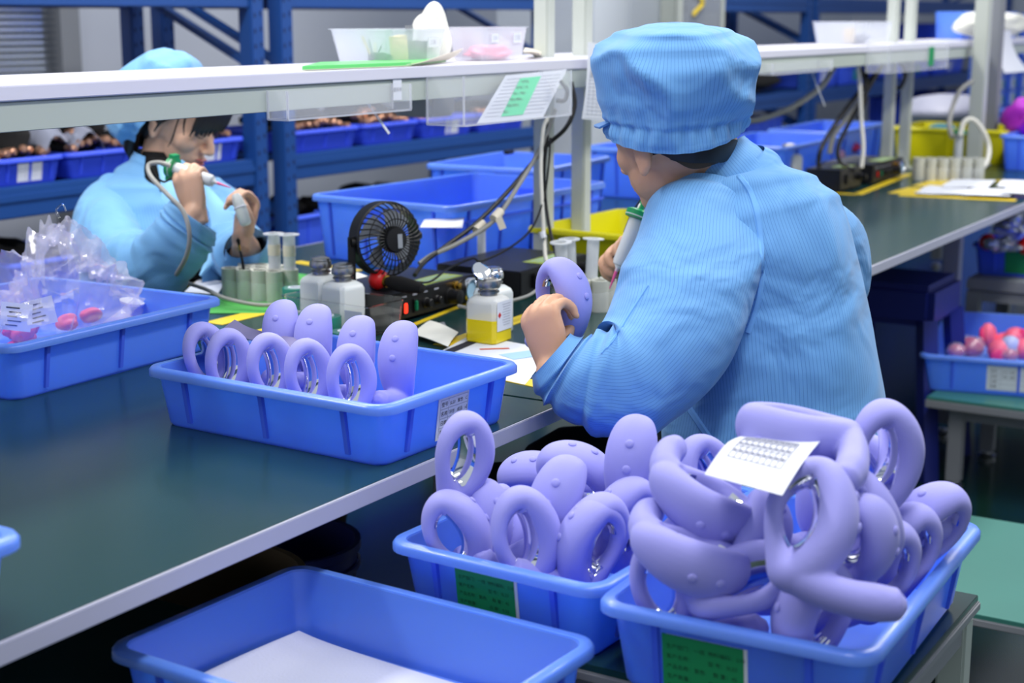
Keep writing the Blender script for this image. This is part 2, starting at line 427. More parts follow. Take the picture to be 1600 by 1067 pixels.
for x, lb in zip(POSTX, PL):
    t = thing('shelf_post', lb, 'post', (x, 1.75, ZB), group='shelf posts')
    MB().bbox((x, 1.75, (ZB+2.2)/2), (0.036, 0.036, 2.2-ZB), 0.003).build('upright', 'post_grey', t)
    MB().bbox((x, 1.75, ZB+0.004), (0.07, 0.07, 0.008), 0.002).build('base_plate', 'post_grey', t)
    MB().bbox((x, 1.70, 1.166), (0.034, 0.16, 0.03), 0.002).build('shelf_bracket', 'frame_grey', t)
for px, lb in ((1530, 'near grey post of the pair at the right edge beside the hanging sheet'), (1551, 'darker grey post at the right edge just behind its pale twin')):
    x = PY(px, 130, 1.555)[0]
    t = thing('shelf_post', lb, 'post', (x, 1.555, ZB), group='shelf posts')
    MB().bbox((x, 1.555, (ZB+2.2)/2), (0.052, 0.052, 2.2-ZB), 0.003).build('upright', 'post_grey' if px == 1530 else 'edge_mid', t)
    MB().bbox((x, 1.555, ZB+0.004), (0.10, 0.10, 0.008), 0.002).build('base_plate', 'post_grey', t)
# ================================================================ blue storage racks along the back wall
def rack(label, xa, xb, yf=3.30, yb=3.82, levels=(0.38, 0.856, 1.415), sides=(0, 1)):
    t = thing('storage_rack', label, 'rack', ((xa+xb)/2, (yf+yb)/2, 0), group='blue storage racks')
    for x in (xa, xb):
        for y in (yf, yb):
            u = MB().bbox((x, y, 1.1), (0.062, 0.055, 2.2), 0.004).build('upright', 'rack_blue', t)
            h = MB()
            for k in range(44):
                for s in (-0.014, 0.014): h.box((x+s, y-0.028, 0.06+k*0.048+(0.006 if s > 0 else 0)), (0.007, 0.002, 0.014))
            h = h.build('punched_slots', 'dark_hole', u, smooth=False); h['kind'] = 'stuff'
        for k in range(4):
            za = 0.15+k*0.5
            MB().bar((x, yf, za), (x, yb, za+0.25), 0.035, 0.02).build('brace', 'rack_blue', t, smooth=False)
            MB().bar((x, yb, za+0.25), (x, yf, za+0.5), 0.035, 0.02).build('brace', 'rack_blue', t, smooth=False)
    for z in levels:
        for y in (yf, yb):
            b = MB().bbox(((xa+xb)/2, y, z-0.042), (xb-xa-0.06, 0.04, 0.084), 0.004)
            b.bbox(((xa+xb)/2, y-(0.021 if y == yf else -0.021), z-0.030), (xb-xa-0.06, 0.006, 0.02), 0.002)
            b.build('beam', 'rack_blue', t)
        MB().box(((xa+xb)/2, (yf+yb)/2, z-0.012), (xb-xa-0.07, yb-yf-0.04, 0.012)).build('shelf_panel', 'rack_blue', t, smooth=False)
    return t
RX1 = PY(398, 200, 3.3)[0]; RX2 = PY(443, 200, 3.3)[0]
rackA = rack('blue boltless storage rack at the left behind the woman in the blue cap', 1.75, RX1)
rackB = rack('blue boltless storage rack behind the black fan, between two pale posts', RX2, 5.62)
RX4 = PY(1262, 130, 3.3)[0]
rackC = rack('blurred blue storage rack directly right of the big blue cap', 7.15, RX4-0.06, levels=(0.38, 0.885, 1.415))
rackD = rack('far blurred blue storage rack behind the two right posts', RX4+0.06, 13.3, levels=(0.38, 0.885, 1.415))
xa, xb = PY(922, 100, 3.45)[0], PY(1034, 100, 3.45)[0]
t = thing('locker', 'tall pale grey locker behind the left side of the blue cap', 'locker', ((xa+xb)/2, 3.7, 0))
MB().bbox(((xa+xb)/2, 3.71, 1.1), (xb-xa, 0.5, 2.2), 0.004).build('body', 'panel_pale', t)
MB().bbox(((xa*0.74+xb*0.26), 3.452, 1.12), ((xb-xa)*0.48, 0.02, 2.1), 0.003).build('door', 'panel_pale', t)
MB().bbox(((xa*0.26+xb*0.74), 3.452, 1.12), ((xb-xa)*0.48, 0.02, 2.1), 0.003).build('door', 'panel_pale', t)
MB().bbox(((xa+xb)/2+0.06, 3.436, 1.0), (0.015, 0.02, 0.12), 0.004).build('handle', 'steel', t)
x = PY(1048, 30, 3.4)[0]
t = thing('pillar_pipe', 'pale square pipe rising behind the top of the blue cap', 'pipe', (x, 3.4, 0))
MB().bbox((x, 3.4, 1.1), (0.08, 0.08, 2.2), 0.004).build('upright', 'post_grey', t)
MB().bbox((x, 3.4, 0.006), (0.14, 0.14, 0.012), 0.003).build('base_plate', 'post_grey', t)
xa, xb = PY(1062, 20, 3.15)[0], PY(1128, 20, 3.15)[0]
t = thing('mesh_panel', 'grey wire mesh panel with a yellow arrow mark above the blue cap', 'panel', ((xa+xb)/2, 3.15, 0))
f = MB()
for z in (0.02, 2.1): f.box(((xa+xb)/2, 3.15, z), (xb-xa, 0.02, 0.03))
for xx in (xa, xb): f.box((xx, 3.15, 1.06), (0.02, 0.02, 2.1))
f.build('frame', 'post_grey', t, smooth=False)
g = MB()
for k in range(26): g.box((xa+(xb-xa)*(k+0.5)/26, 3.15, 1.06), (0.007, 0.004, 2.06))
for k in range(100): g.box(((xa+xb)/2, 3.152, 0.05+k*0.0205), (xb-xa, 0.004, 0.005))
g = g.build('wire_grid', 'grey_plastic', t, smooth=False); g['kind'] = 'stuff'
MB().bar((xa+(xb-xa)*0.25, 3.138, 1.315), (xa+(xb-xa)*0.5, 3.138, 1.37), 0.004, 0.02).bar((xa+(xb-xa)*0.5, 3.138, 1.37), (xa+(xb-xa)*0.34, 3.138, 1.42), 0.004, 0.02).build('arrow_mark', 'tape_yellow', t, smooth=False)
# ================================================================ plastic crates
def rrect(w, l, r, z, n=5):
    pts = []
    for cx, cy, a0 in ((w/2-r, l/2-r, 0), (-w/2+r, l/2-r, PI/2), (-w/2+r, -l/2+r, PI), (w/2-r, -l/2+r, 1.5*PI)):
        for k in range(n+1):
            a = a0+PI/2*k/n; pts.append((cx+r*math.cos(a), cy+r*math.sin(a), z))
    return pts
def crate(label, loc, rz, w, l, h, m='crate_blue', rib_m=None, group=None, taper=0.012, ribs=(2, 3), name='plastic_crate', cat='crate', rim=0.012, rimh=0.012, wall=0.003):
    """open tub: w along local x, l along local y, measured at the rim; tapering walls, rolled rim, moulded ribs"""
    t = thing(name, label, cat, loc, rz, group)
    wi, li = w-2*rim, l-2*rim
    wb, lb = wi-2*taper, li-2*taper
    R = [rrect(wb-0.006, lb-0.006, 0.018, 0), rrect(wb, lb, 0.02, 0.004), rrect(wi, li, 0.022, h-0.002),
         rrect(wi-2*wall, li-2*wall, 0.02, h-0.002), rrect(wb-2*wall, lb-2*wall, 0.018, 0.006), rrect(wb-0.03, lb-0.03, 0.015, 0.004)]
    MB().rings(R).build('tub', m, t, local=True, ang=50)
    R = [rrect(wi-2*wall, li-2*wall, 0.02, h-0.004), rrect(wi-2*wall+0.002, li-2*wall+0.002, 0.02, h), rrect(w-0.006, l-0.006, 0.028, h), rrect(w, l, 0.03, h-0.004),
         rrect(w, l, 0.03, h-rimh), rrect(w-0.005, l-0.005, 0.029, h-rimh), rrect(w-0.005, l-0.005, 0.029, h-0.005), rrect(wi-0.002, li-0.002, 0.022, h-0.005)]
    MB().rings(R, loop=True).build('rim', m, t, local=True, ang=60)
    rm = None
    hh = h-rimh
    def rib(p0, p1, nx, ny):
        b = MB(); tx, ty = -ny, nx; q = 0.004; e = 0.0055
        vs = []
        for (px, py, pz, ee) in ((*p0, e*0.6), (*p1, e)):
            for s, o in ((-q, -0.001), (q, -0.001), (q*0.8, ee), (-q*0.8, ee)): vs.append((px+tx*s+nx*o, py+ty*s+ny*o, pz))
        b.add(vs, ((0, 1, 2, 3), (4, 7, 6, 5), (0, 4, 5, 1), (1, 5, 6, 2), (2, 6, 7, 3), (3, 7, 4, 0)))
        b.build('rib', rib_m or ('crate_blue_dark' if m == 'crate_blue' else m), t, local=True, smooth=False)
    z0 = 0.010
    f = lambda z: z/h
    for s in (-1, 1):
        for k in range(ribs[0]):
            u = (-0.5+(k+0.5+0.5*(0 if ribs[0] == 1 else (k-(ribs[0]-1)/2)/(ribs[0]-1)*(0.6 if ribs[0] == 2 else 0.35)))/ribs[0])
            x = u*wb
            rib((x, s*(lb/2+(li-lb)/2*f(z0)), z0), (x, s*(lb/2+(li-lb)/2*f(hh)), hh), 0, s)
        for k in range(ribs[1]):
            u = (-0.5+(k+0.5+0.5*(0 if ribs[1] == 1 else (k-(ribs[1]-1)/2)/(ribs[1]-1)*(0.6 if ribs[1] == 2 else 0.35)))/ribs[1])
            y = u*lb
            rib((s*(wb/2+(wi-wb)/2*f(z0)), y, z0), (s*(wb/2+(wi-wb)/2*f(hh)), y, hh), s, 0)
    t['_d'] = (wb, lb, wi, li, h)
    return t
def crate_card(t, side, u, z, w, hgt, kind, txt=True, tilt=0.0):
    """a printed card on an outer wall; side '-x','+x','-y','+y'; u = offset along that wall, z = centre height"""
    wb, lb, wi, li, h = t['_d']
    sg = -1 if side[0] == '-' else 1
    if side[1] == 'x':
        n = V((sg, 0, 0)); r = V((0, -sg, 0))*-1; off = lambda zz: (wb/2+(wi-wb)/2*zz/h); sl = math.atan2((wi-wb)/2, h)
    else:
        n = V((0, sg, 0)); r = V((-sg, 0, 0)); off = lambda zz: (lb/2+(li-lb)/2*zz/h); sl = math.atan2((li-lb)/2, h)
    r = np.cross(V((0, 0, 1)), n)
    up = V((0, 0, 1))*math.cos(sl)+n*math.sin(sl); out = np.cross(r, up)
    if tilt:
        r, up = r*math.cos(tilt)+up*math.sin(tilt), up*math.cos(tilt)-r*math.sin(tilt)
    c = n*(off(z)+0.0012)+r*u+V((0, 0, z))
    R = np.stack([r, up, out], 1)
    if kind == 'green':
        b = MB().box(c-out*0.0004+r*0.004, (w, hgt, 0.0008), R=R).build('backing_card', 'paper', t, local=True, smooth=False)
        card = MB().box(c+out*0.0006, (w, hgt, 0.001), R=R).build('label_card', 'label_green', t, local=True, smooth=False)
        if txt:
            rows = ('生产部门：一组  物料编码：210', '客户名称：         型 号：SL23', '产品名称：紫色     数 量：45', '生产数量：         日 期：5.22', '检验人员： 8 2 7 5   备 注：A1')
            for i, s in enumerate(rows):
                text_mesh('print_line', s, hgt*0.082, 'ink_green', card, R, c+out*0.0013-r*w*0.45+up*(hgt*(0.30-0.155*i)))
    else:
        card = MB().box(c, (w, hgt, 0.001), R=R).build('label_card', 'paper', t, local=True, smooth=False)
        g = MB()
        for i in range(5): g.box(c+out*0.0007+up*(hgt*(0.38-0.205*i))+r*w*0.02, (w*0.9, hgt*0.012, 0.0003), R=R)
        for uu in (-0.43, -0.17, 0.47): g.box(c+out*0.0007+r*w*uu-up*hgt*0.03, (w*0.008, hgt*0.82, 0.0003), R=R)
        g.build('grid_lines', 'ink_grey', card, local=True, smooth=False)
        if txt:
            for i, s in enumerate(('型号', '名称', '日期', '数量')):
                text_mesh('print_line', s, hgt*0.115, 'ink', card, R, c+out*0.0008-r*w*0.40+up*(hgt*(0.235-0.205*i)))
            for i, s in enumerate(('SL23   紫色   C1', '环形   成品   x2')):
                text_mesh('handwriting', s, hgt*0.10, 'ink', card, R, c+out*0.0008-r*w*0.13+up*(hgt*(0.235-0.205*i)))
    return card
# ---- tray on the bench
A, B = P(590, 722), P(795, 660)
TA = math.radians(-2.0)
def crate_from_corner(cor, w, l, taper, rim, rz, sx, sy):
    """centre of a crate whose base corner (sx, sy) lies at cor"""
    lx, ly = sx*(w-2*rim-2*taper)/2, sy*(l-2*rim-2*taper)/2
    return (cor[0]-(lx*math.cos(rz)-ly*math.sin(rz)), cor[1]-(lx*math.sin(rz)+ly*math.cos(rz)))
cx, cy = crate_from_corner(P(597, 731), 0.318, 0.424, 0.010, 0.011, TA, -1, -1)
tray = crate('blue tray on the near bench with two rows of lilac massagers and a white card', (cx, cy, ZB), TA, 0.318, 0.424, 0.083, taper=0.010, rim=0.011)
crate_card(tray, '-y', 0.005, 0.040, 0.068, 0.062, 'white')
# ---- crate at the left with the film bag
LCZ = math.radians(1.0)
lx, ly = crate_from_corner(P(329, 545), 0.47, 0.44, 0.010, 0.012, LCZ, 1, -1)
lcrate = crate('blue crate at the left edge of the bench, with a clear film bag inside', (lx, ly, ZB), LCZ, 0.47, 0.44, 0.088, taper=0.010, ribs=(3, 3))
# ---- corner of a crate at the left bottom
ex, ey = crate_from_corner(P(8, 985), 0.30, 0.43, 0.010, 0.012, math.radians(2), 1, -1)
ecrate = crate('blue crate cut off by the left picture edge at the front of the bench', (ex, ey, ZB), math.radians(2), 0.30, 0.43, 0.092)
# ---- the stand in front with two filled crates and the empty one before it
ZS = 0.612
RZ1 = math.radians(0.0)
rc = P(938, 936, 0.708); rr = P(1357, 1034, 0.708); rb = P(1531, 823, 0.708)
RW = float(np.linalg.norm(rc-rr))+0.008; RL = float(np.linalg.norm(rb-rr))+0.01
ang = math.atan2((rb-rr)[1], (rb-rr)[0])
ccx, ccy = (rc+rb)[:2]/2
rcrate = crate('blue crate on the front stand heaped high with lilac massagers', (ccx, ccy, ZS+0.003), ang, RL, RW, 0.094, taper=0.012, rim=0.012, ribs=(3, 2))
crate_card(rcrate, '-x', -0.03, 0.034, 0.088, 0.074, 'green')
lc_ = P(597, 846, 0.702); lr_ = P(938, 926, 0.702)
ang2 = math.atan2((lr_-lc_)[1], (lr_-lc_)[0])+PI/2
LW = float(np.linalg.norm(lc_-lr_)); LL = 0.432
d = V((math.cos(ang2), math.sin(ang2))); mid = ((lc_+lr_)/2)[:2]+d*LL/2
l2crate = crate('blue crate on the front stand filled with upright lilac massagers, left of the heaped one', (mid[0], mid[1], ZS-0.001), ang2, LL, LW, 0.092, taper=0.012, rim=0.012, ribs=(3, 2))
crate_card(l2crate, '-x', -0.012, 0.044, 0.080, 0.066, 'green')
ZE = 0.570
e0, e1, e2 = P(188, 992, ZE+0.088), P(462, 897, ZE+0.088), P(927, 1018, ZE+0.088)
EW = float(np.linalg.norm(e1-e0)); EL = float(np.linalg.norm(e2-e1))
ang3 = math.atan2((e1-e2)[1], (e1-e2)[0])-PI/2
cc = (e0+e2)[:2]/2
EL += 0.022
fcrate = crate('empty blue crate in the foreground lined with a white foam sheet', (cc[0], cc[1], ZE), ang3, 0.310, EL, 0.088, taper=0.010, rim=0.012)
n3 = noise3(5, 9.0)
G = np.zeros((14, 18, 3))
for i in range(14):
    for j in range(18):
        x = (i/13-0.5)*0.235; y = (j/17-0.5)*(EL-0.065)
        G[i, j] = (x, y, 0.012+0.004*n3((x, y, 0))+0.012*abs(y/(EL/2))**6)
s_ = MB().sheet(G, 0.0025).build('foam_sheet', 'foam'); s_.location = (cc[0], cc[1], ZE); s_.rotation_euler = (0, 0, ang3)
tag(s_, 'white foam sheet lying in the empty foreground crate', 'sheet')
def stand(name, label, cat, x0, x1, y0, y1, z, topm, lip=0.012, apron=0.03, leg=0.04, inset=0.02):
    t = thing(name, label, cat, ((x0+x1)/2, (y0+y1)/2, 0))
    MB().bbox(((x0+x1)/2, (y0+y1)/2, z-0.006), (x1-x0, y1-y0, 0.012), 0.001).build('top_mat', topm, t)
    f = MB()
    f.bbox(((x0+x1)/2, (y0+y1)/2, z-0.008-lip/2), (x1-x0+0.006, y1-y0+0.006, lip), 0.002); f.build('edge_band', 'edge_mid', t)
    for a, b in (((x0+inset, y0+inset), (x1-inset, y0+inset)), ((x0+inset, y1-inset), (x1-inset, y1-inset)), ((x0+inset, y0+inset), (x0+inset, y1-inset)), ((x1-inset, y0+inset), (x1-inset, y1-inset))):
        MB().bar((*a, z-0.012-lip-apron/2), (*b, z-0.012-lip-apron/2), 0.025, apron).build('apron', 'edge_mid', t, smooth=False)
    for x in (x0+inset, x1-inset):
        for y in (y0+inset, y1-inset):
            l = MB().bbox((x, y, (z-0.014-lip+0.02)/2), (leg, leg, z-0.034-lip), 0.003).build('leg', 'frame_grey' if z > 0.5 else 'edge_mid', t)
            MB().lathe([(leg*0.62, 0), (leg*0.68, 0.010), (leg*0.3, 0.014), (leg*0.3, 0.022)], (x, y, 0), 14).build('levelling_foot', 'steel', l)
    return t
fx = P(963, 1046, ZS)[0]
stand('stand', 'low green-topped stand in front carrying the two filled blue crates', 'stand', fx, fx+0.43, rr[1]+0.02, 1.03, ZS-0.002, 'bench_green', leg=0.034)
stand('stand', 'lower stand under the empty foreground crate', 'stand', cc[0]-0.17, min(cc[0]+0.15, fx-0.02), cc[1]-0.22, 1.40, ZE-0.001, 'bench_green', leg=0.034)
ZL = 0.27
bx = P(1476, 950, ZL)[0]
stand('platform', 'low green platform at the lower right beside the heaped crate', 'platform', bx, bx+0.55, -0.6, 0.92, ZL, 'stool_green', lip=0.014, apron=0.026, inset=0.1)
sx_ = P(1480, 621, ZL)[0]
stand('platform', 'low green platform at the right carrying the crate of pink parts', 'platform', sx_-0.02, sx_+0.48, 0.0, 1.18, ZL, 'stool_green', lip=0.022, apron=0.036, inset=0.07)
# ================================================================ lilac massagers
def ring_data(th):
    """centre line and half-thickness of the loop at angle th (0 = bulb side, pi/2 = top)"""
    c, s = math.cos(th), math.sin(th)
    k = 0.5+0.5*math.cos(th-0.15)                       # 1 on the bulb side, 0 on the thin side
    x = 0.0250*c*(1-0.20*max(0, s)**2-0.16*max(0, -s)**2)+0.002; z = 0.0435*s-0.003
    if c < 0: x += 0.0035*math.sin(2*th)
    a = 0.0080+0.0106*k**1.6+0.0030*max(0, s)**2*(1-k)+0.0080*max(0, -s)**3
    b = 0.0112+0.0170*k**1.9+0.0030*max(0, s)**2+0.0030*max(0, -s)**2
    return V((x, 0, z)), a, b
ARMS = {'A': [(0.004, -0.0430), (0.012, -0.0500), (0.028, -0.0540), (0.048, -0.0550), (0.070, -0.0530), (0.088, -0.0490), (0.096, -0.0460)],
        'B': [(0.003, -0.0430), (0.006, -0.0540), (0.008, -0.0660), (0.009, -0.0800), (0.009, -0.0940), (0.009, -0.1060), (0.009, -0.1130)],
        'C': [(0.000, -0.0430), (-0.006, -0.0520), (-0.014, -0.0560), (-0.026, -0.0580), (-0.038, -0.0570), (-0.049, -0.0540), (-0.055, -0.0520)]}
def massager_body(var='A'):
    mb = MB(); n = 24; K = 64; R = []
    for i in range(K):
        th = 2*PI*i/K; p, a, b = ring_data(th); q, _, _ = ring_data(th+0.01); o, _, _ = ring_data(th-0.01)
        t = q-o; t /= np.linalg.norm(t); nr = V((t[2], 0, -t[0]))
        ph = np.linspace(0, 2*PI, n, endpoint=False)
        R.append(p+np.cos(ph)[:, None]*nr*a+np.sin(ph)[:, None]*V((0, 1, 0))*b)
    mb.rings(R, loop=True)
    # the arm, leaving the fat lower end and bending to the bulb side
    pts = [(x, 0.0, z) for x, z in ARMS[var]]
    rr = [0.0160, 0.0155, 0.0150, 0.0148, 0.0155, 0.0135, 0.0050]
    Pp, Rr = spline(pts, 6, rr)
    mb.rings(tube_rings(Pp, Rr*1.12, Rr, 20))
    me = remeshed(mb, 'massager', 0.0019, 5)
    me.materials.append(M['silicone'])
    return me
ME_BODY = {v: massager_body(v) for v in 'ABC'}
def inlay_mesh():
    mb = MB(); R = []
    for i in range(40):
        th = math.radians(-150+300*i/39); p, a, b = ring_data(th); q, _, _ = ring_data(th+0.01); o, _, _ = ring_data(th-0.01)
        t = q-o; t /= np.linalg.norm(t); nr = V((t[2], 0, -t[0]))      # outward
        row = []
        bw = min(0.0180, b*0.82)
        for s in (-1, -0.7, -0.25, 0.25, 0.7, 1):
            row.append(p-nr*(a*math.sqrt(max(0.05, 1-(s*bw/b)**2))+0.0008-0.0006*s*s)+V((0, s*bw, 0)))
        for s in (1, -1): row.append(p-nr*(a*0.6)+V((0, s*bw*0.9, 0)))
        R.append(row)
    me = mb.rings(R).mesh('chrome_inlay'); me.materials.append(M['chrome']); return me
ME_INLAY = inlay_mesh()
def button_mesh():
    me = MB().lathe([(0.0048, -0.003), (0.0046, 0.0012), (0.0036, 0.0021), (0.002, 0.0025), (0.0001, 0.0026)], n=18, axis=(1, 0, 0)).mesh('button'); me.materials.append(M['silicone']); return me
ME_BTN = button_mesh()
def make_massager(var):
    o = link('massager', ME_BODY[var], None)
    link('chrome_inlay', ME_INLAY, None, o)
    for th in (0.62, 0.12):
        p, a, b = ring_data(th); q, _, _ = ring_data(th+0.01); r, _, _ = ring_data(th-0.01)
        t = q-r; t /= np.linalg.norm(t); nr = V((t[2], 0, -t[0]))
        bt = link('button', ME_BTN, None, o); bt.location = tuple(p+nr*(a-0.0006)); bt.rotation_euler = (0, -math.atan2(nr[2], nr[0]), 0)
    return o
CO = {v: V([q.co[:] for q in ME_BODY[v].vertices]) for v in 'ABC'}
PROTO = {}
def massager(pos, zd, xd, label, group, sc=1.0, tip=False, var='A', box=None, xmin=None):
    """zd, xd: where the loop's top and the bulb point, as (right, away, up) seen from the camera side"""
    pos = V(pos); az = math.atan2(pos[1], pos[0])
    fr = np.array([[math.sin(az), math.cos(az), 0], [-math.cos(az), math.sin(az), 0], [0, 0, 1.0]])
    z = fr @ V(zd); z /= np.linalg.norm(z); x = fr @ V(xd); x = x-z*(x @ z); x /= np.linalg.norm(x); y = np.cross(z, x)
    R = np.stack([x, y, z], 1)
    if tip: pos = pos-R @ V((0.092, 0, -0.047))*sc
    if xmin is not None and pos[0] < xmin: pos = C0+(pos-C0)*(xmin/pos[0])
    if box is not None:                                   # keep what is below the rim inside its crate
        wb, lb, wi, li, h = box['_d']; ca, sa = math.cos(box.rotation_euler.z), math.sin(box.rotation_euler.z); b0 = V(box.location)
        for it in range(6):
            W_ = CO[var]*sc @ R.T+pos-b0
            lx, ly, lz = W_[:, 0]*ca+W_[:, 1]*sa, -W_[:, 0]*sa+W_[:, 1]*ca, W_[:, 2]
            if lz.min() < 0.007: pos = pos+V((0, 0, 0.007-lz.min()))
            k = lz < h+0.001
            if not k.any(): break
            f = np.clip(lz[k]/h, 0, 1); ex_ = (wb+(wi-wb)*f)/2-0.0045; ey_ = (lb+(li-lb)*f)/2-0.0045
            dx = max(0, (-lx[k]-ex_).max())-max(0, (lx[k]-ex_).max()); dy = max(0, (-ly[k]-ey_).max())-max(0, (ly[k]-ey_).max())
            if abs(dx)+abs(dy) < 2e-4: break
            pos = pos+V((dx*ca-dy*sa, dx*sa+dy*ca, 0))
    if var in PROTO: o = copy_tree(PROTO[var])
    else: o = PROTO[var] = make_massager(var)
    o.location = tuple(map(float, pos)); o.rotation_euler = Matrix(R.tolist()).to_euler(); o.scale = (sc, sc, sc)
    tag(o, 'lilac massager '+label, 'massager', group)
    return o
G1 = 'lilac massagers in the tray on the bench'
ORD = ('first', 'second', 'third', 'fourth', 'fifth')
for k, (px, py, lean) in enumerate(((305, 556, -0.12), (350, 573, 0.14), (416, 576, 0.0), (475, 586, 0.02), (541, 595, 0.06))):
    massager(PX(px, py, 1.566-0.004*(k % 2)), (lean, 0.18, 1), (0.82, 0.57, 0), '%s from left in the front row of the bench tray' % ORD[k], G1, 0.92, box=tray)
for k, (px, py, lean) in enumerate(((450, 524, -0.12), (499, 532, 0.0), (566, 551, 0.02), (631, 560, 0.05))):
    massager(PX(px, py, 1.680), (lean, 0.12, 1), (-0.36, -0.93, 0), '%s from left in the back row of the bench tray' % ORD[k], G1, 0.98, box=tray)
G2 = 'lilac massagers in the left crate of the front stand'
for px, py, z, zd, xd, sc, vr, lb in (
    (716, 710, 0.800, (0.22, 0.05, 1), (0.8, 0.6, -0.1), 0.98, 'A', 'standing highest at the back left of the stand crate, loop open'),
    (706, 835, 0.715, (-0.35, 0, 1), (0.95, 0.1, 0.1), 1.0, 'A', 'at the left front corner of the stand crate, thin loop left'),
    (752, 812, 0.715, (0, 0.1, 1), (0.5, -0.8, 0), 0.95, 'C', 'half hidden between the two leftmost ones of the stand crate'),
    (812, 838, 0.722, (-0.08, 0.1, 1), (0.9, 0.42, 0), 1.08, 'A', 'at the front middle of the stand crate with bright mirrored inlay'),
    (876, 785, 0.742, (0.26, 0, 1), (-0.36, -0.93, 0.05), 1.1, 'C', 'leaning right in the middle of the stand crate, two buttons showing'),
    (900, 750, 0.742, (-0.8, 0, 0.55), (0.5, -0.25, 0.8), 1.05, 'B', 'bent over behind the leaning one of the stand crate'),
    (992, 722, 0.775, (0.05, 0, 1), (-0.2, -0.97, 0), 1.12, 'A', 'standing upright at the back right of the stand crate'),
    (892, 872, 0.712, (0.22, 0, 1), (-0.9, -0.3, 0.1), 1.03, 'A', 'nearest of the arched line along the right of the stand crate'),
    (938, 842, 0.716, (0.25, 0, 1), (-0.9, -0.3, 0.1), 1.03, 'A', 'second of the arched line along the right of the stand crate'),
    (985, 815, 0.718, (0.28, 0, 1), (-0.9, -0.3, 0.1), 1.03, 'A', 'third of the arched line along the right of the stand crate'),
    (1035, 792, 0.722, (0.28, 0, 1), (-0.9, -0.3, 0.1), 1.03, 'A', 'fourth of the arched line, beside the heaped crate'),
    (832, 752, 0.720, (-0.95, 0.2, 0.1), (0, -0.5, 0.8), 0.95, 'B', 'lying at the back left of the stand crate, blunt end left')):
    massager(P(px, py, z), zd, xd, lb, G2, sc, var=vr, box=l2crate, xmin=1.415)
massager(P(752, 866, 0.695), (0.3, 0.5, 0.8), (-0.5, -0.85, 0.1), 'deep at the front of the stand crate, only its round tip showing', G2, 1.0, True, box=l2crate)
massager(P(928, 800, 0.715), (0.3, 0.5, 0.8), (-0.3, -0.9, 0.15), 'deep in the middle of the stand crate, round tip showing', G2, 1.0, True, box=l2crate)
G3 = 'lilac massagers in the heaped crate'
for px, py, z, zd, xd, sc, vr, lb in (
    (1240, 668, 0.880, (-1, 0, 0.10), (0.25, -0.93, -0.22), 1.12, 'A', 'topmost of the heap, behind the printed form, arm hanging right'),
    (1372, 708, 0.845, (0.05, 0, 1), (0.82, 0.55, -0.1), 1.1, 'C', 'at the right top of the heap, bulb against the dark floor'),
    (1108, 780, 0.805, (0.85, -0.1, -0.45), (-0.3, -0.85, -0.2), 1.05, 'C', 'left of the printed form on the heap, buttons on its bulb'),
    (1254, 808, 0.838, (0.22, 0.60, 0.76), (0.98, -0.10, -0.16), 1.2, 'A', 'biggest on the heap, loop facing up, arm reaching to the rim'),
    (1088, 866, 0.770, (0.92, -0.1, -0.3), (-0.2, -0.85, -0.1), 1.08, 'C', 'lower left on the heap with two buttons showing'),
    (1170, 918, 0.752, (0.88, 0.10, 0.42), (-0.15, 0.85, 0.35), 1.05, 'A', 'flat at the front of the heap with a slit-like loop'),
    (1272, 968, 0.724, (0.18, 0, 1), (-0.85, -0.45, 0.1), 1.08, 'C', 'arched at the front edge of the heap above the green card'),
    (1036, 915, 0.735, (-0.12, 0, 1), (0.95, 0.0, -0.1), 1.08, 'A', 'at the left front corner of the heaped crate, thin loop left'),
    (1335, 838, 0.790, (0.2, -0.4, 0.9), (0.9, -0.3, 0), 0.98, 'C', 'curled behind the arm of the biggest one on the heap'),
    (1385, 888, 0.730, (0.3, 0, 1), (-0.9, -0.3, 0.1), 1.03, 'A', 'nearest arched one along the right rim of the heaped crate'),
    (1428, 862, 0.730, (0.3, 0, 1), (-0.9, -0.3, 0.1), 1.03, 'A', 'second arched one along the right rim of the heaped crate'),
    (1460, 826, 0.742, (0.5, 0, 0.85), (-0.8, -0.4, 0.3), 1.05, 'A', 'farthest arched one at the back right of the heaped crate'),
    (1352, 795, 0.800, (-0.5, 0, 0.8), (0.3, -0.9, 0.2), 0.9, 'C', 'in the gap right of the biggest ring on the heap'),
    (1078, 745, 0.775, (-0.3, 0.2, 0.9), (0.6, 0.7, 0), 0.98, 'C', 'behind the left edge of the printed form on the heap'),
    (1300, 760, 0.790, (0.3, 0.3, 0.8), (-0.5, -0.8, 0), 0.95, 'C', 'under the topmost one of the heap, right of the form'),
    (1170, 840, 0.765, (0.3, 0.6, 0.6), (0.5, -0.6, 0.3), 1.05, 'C', 'buried in the middle of the heap under the form'),
    (1240, 890, 0.715, (0.3, 0.8, 0.3), (0.9, -0.2, 0), 1.05, 'C', 'buried in the lower middle of the heap')):
    massager(P(px, py, z), zd, xd, lb, G3, sc, var=vr, box=rcrate, xmin=1.372)
massager(P(1500, 812, 0.745), (-0.3, 0.5, 0.8), (0.85, 0.15, -0.38), 'stretched over the back right corner of the heap, tip on rim', G3, 1.1, True, box=rcrate)
massager(P(1385, 925, 0.720), (-0.3, 0.7, 0.6), (0.75, -0.5, -0.2), 'under the reaching arm of the biggest one on the heap', G3, 1.0, True, box=rcrate)
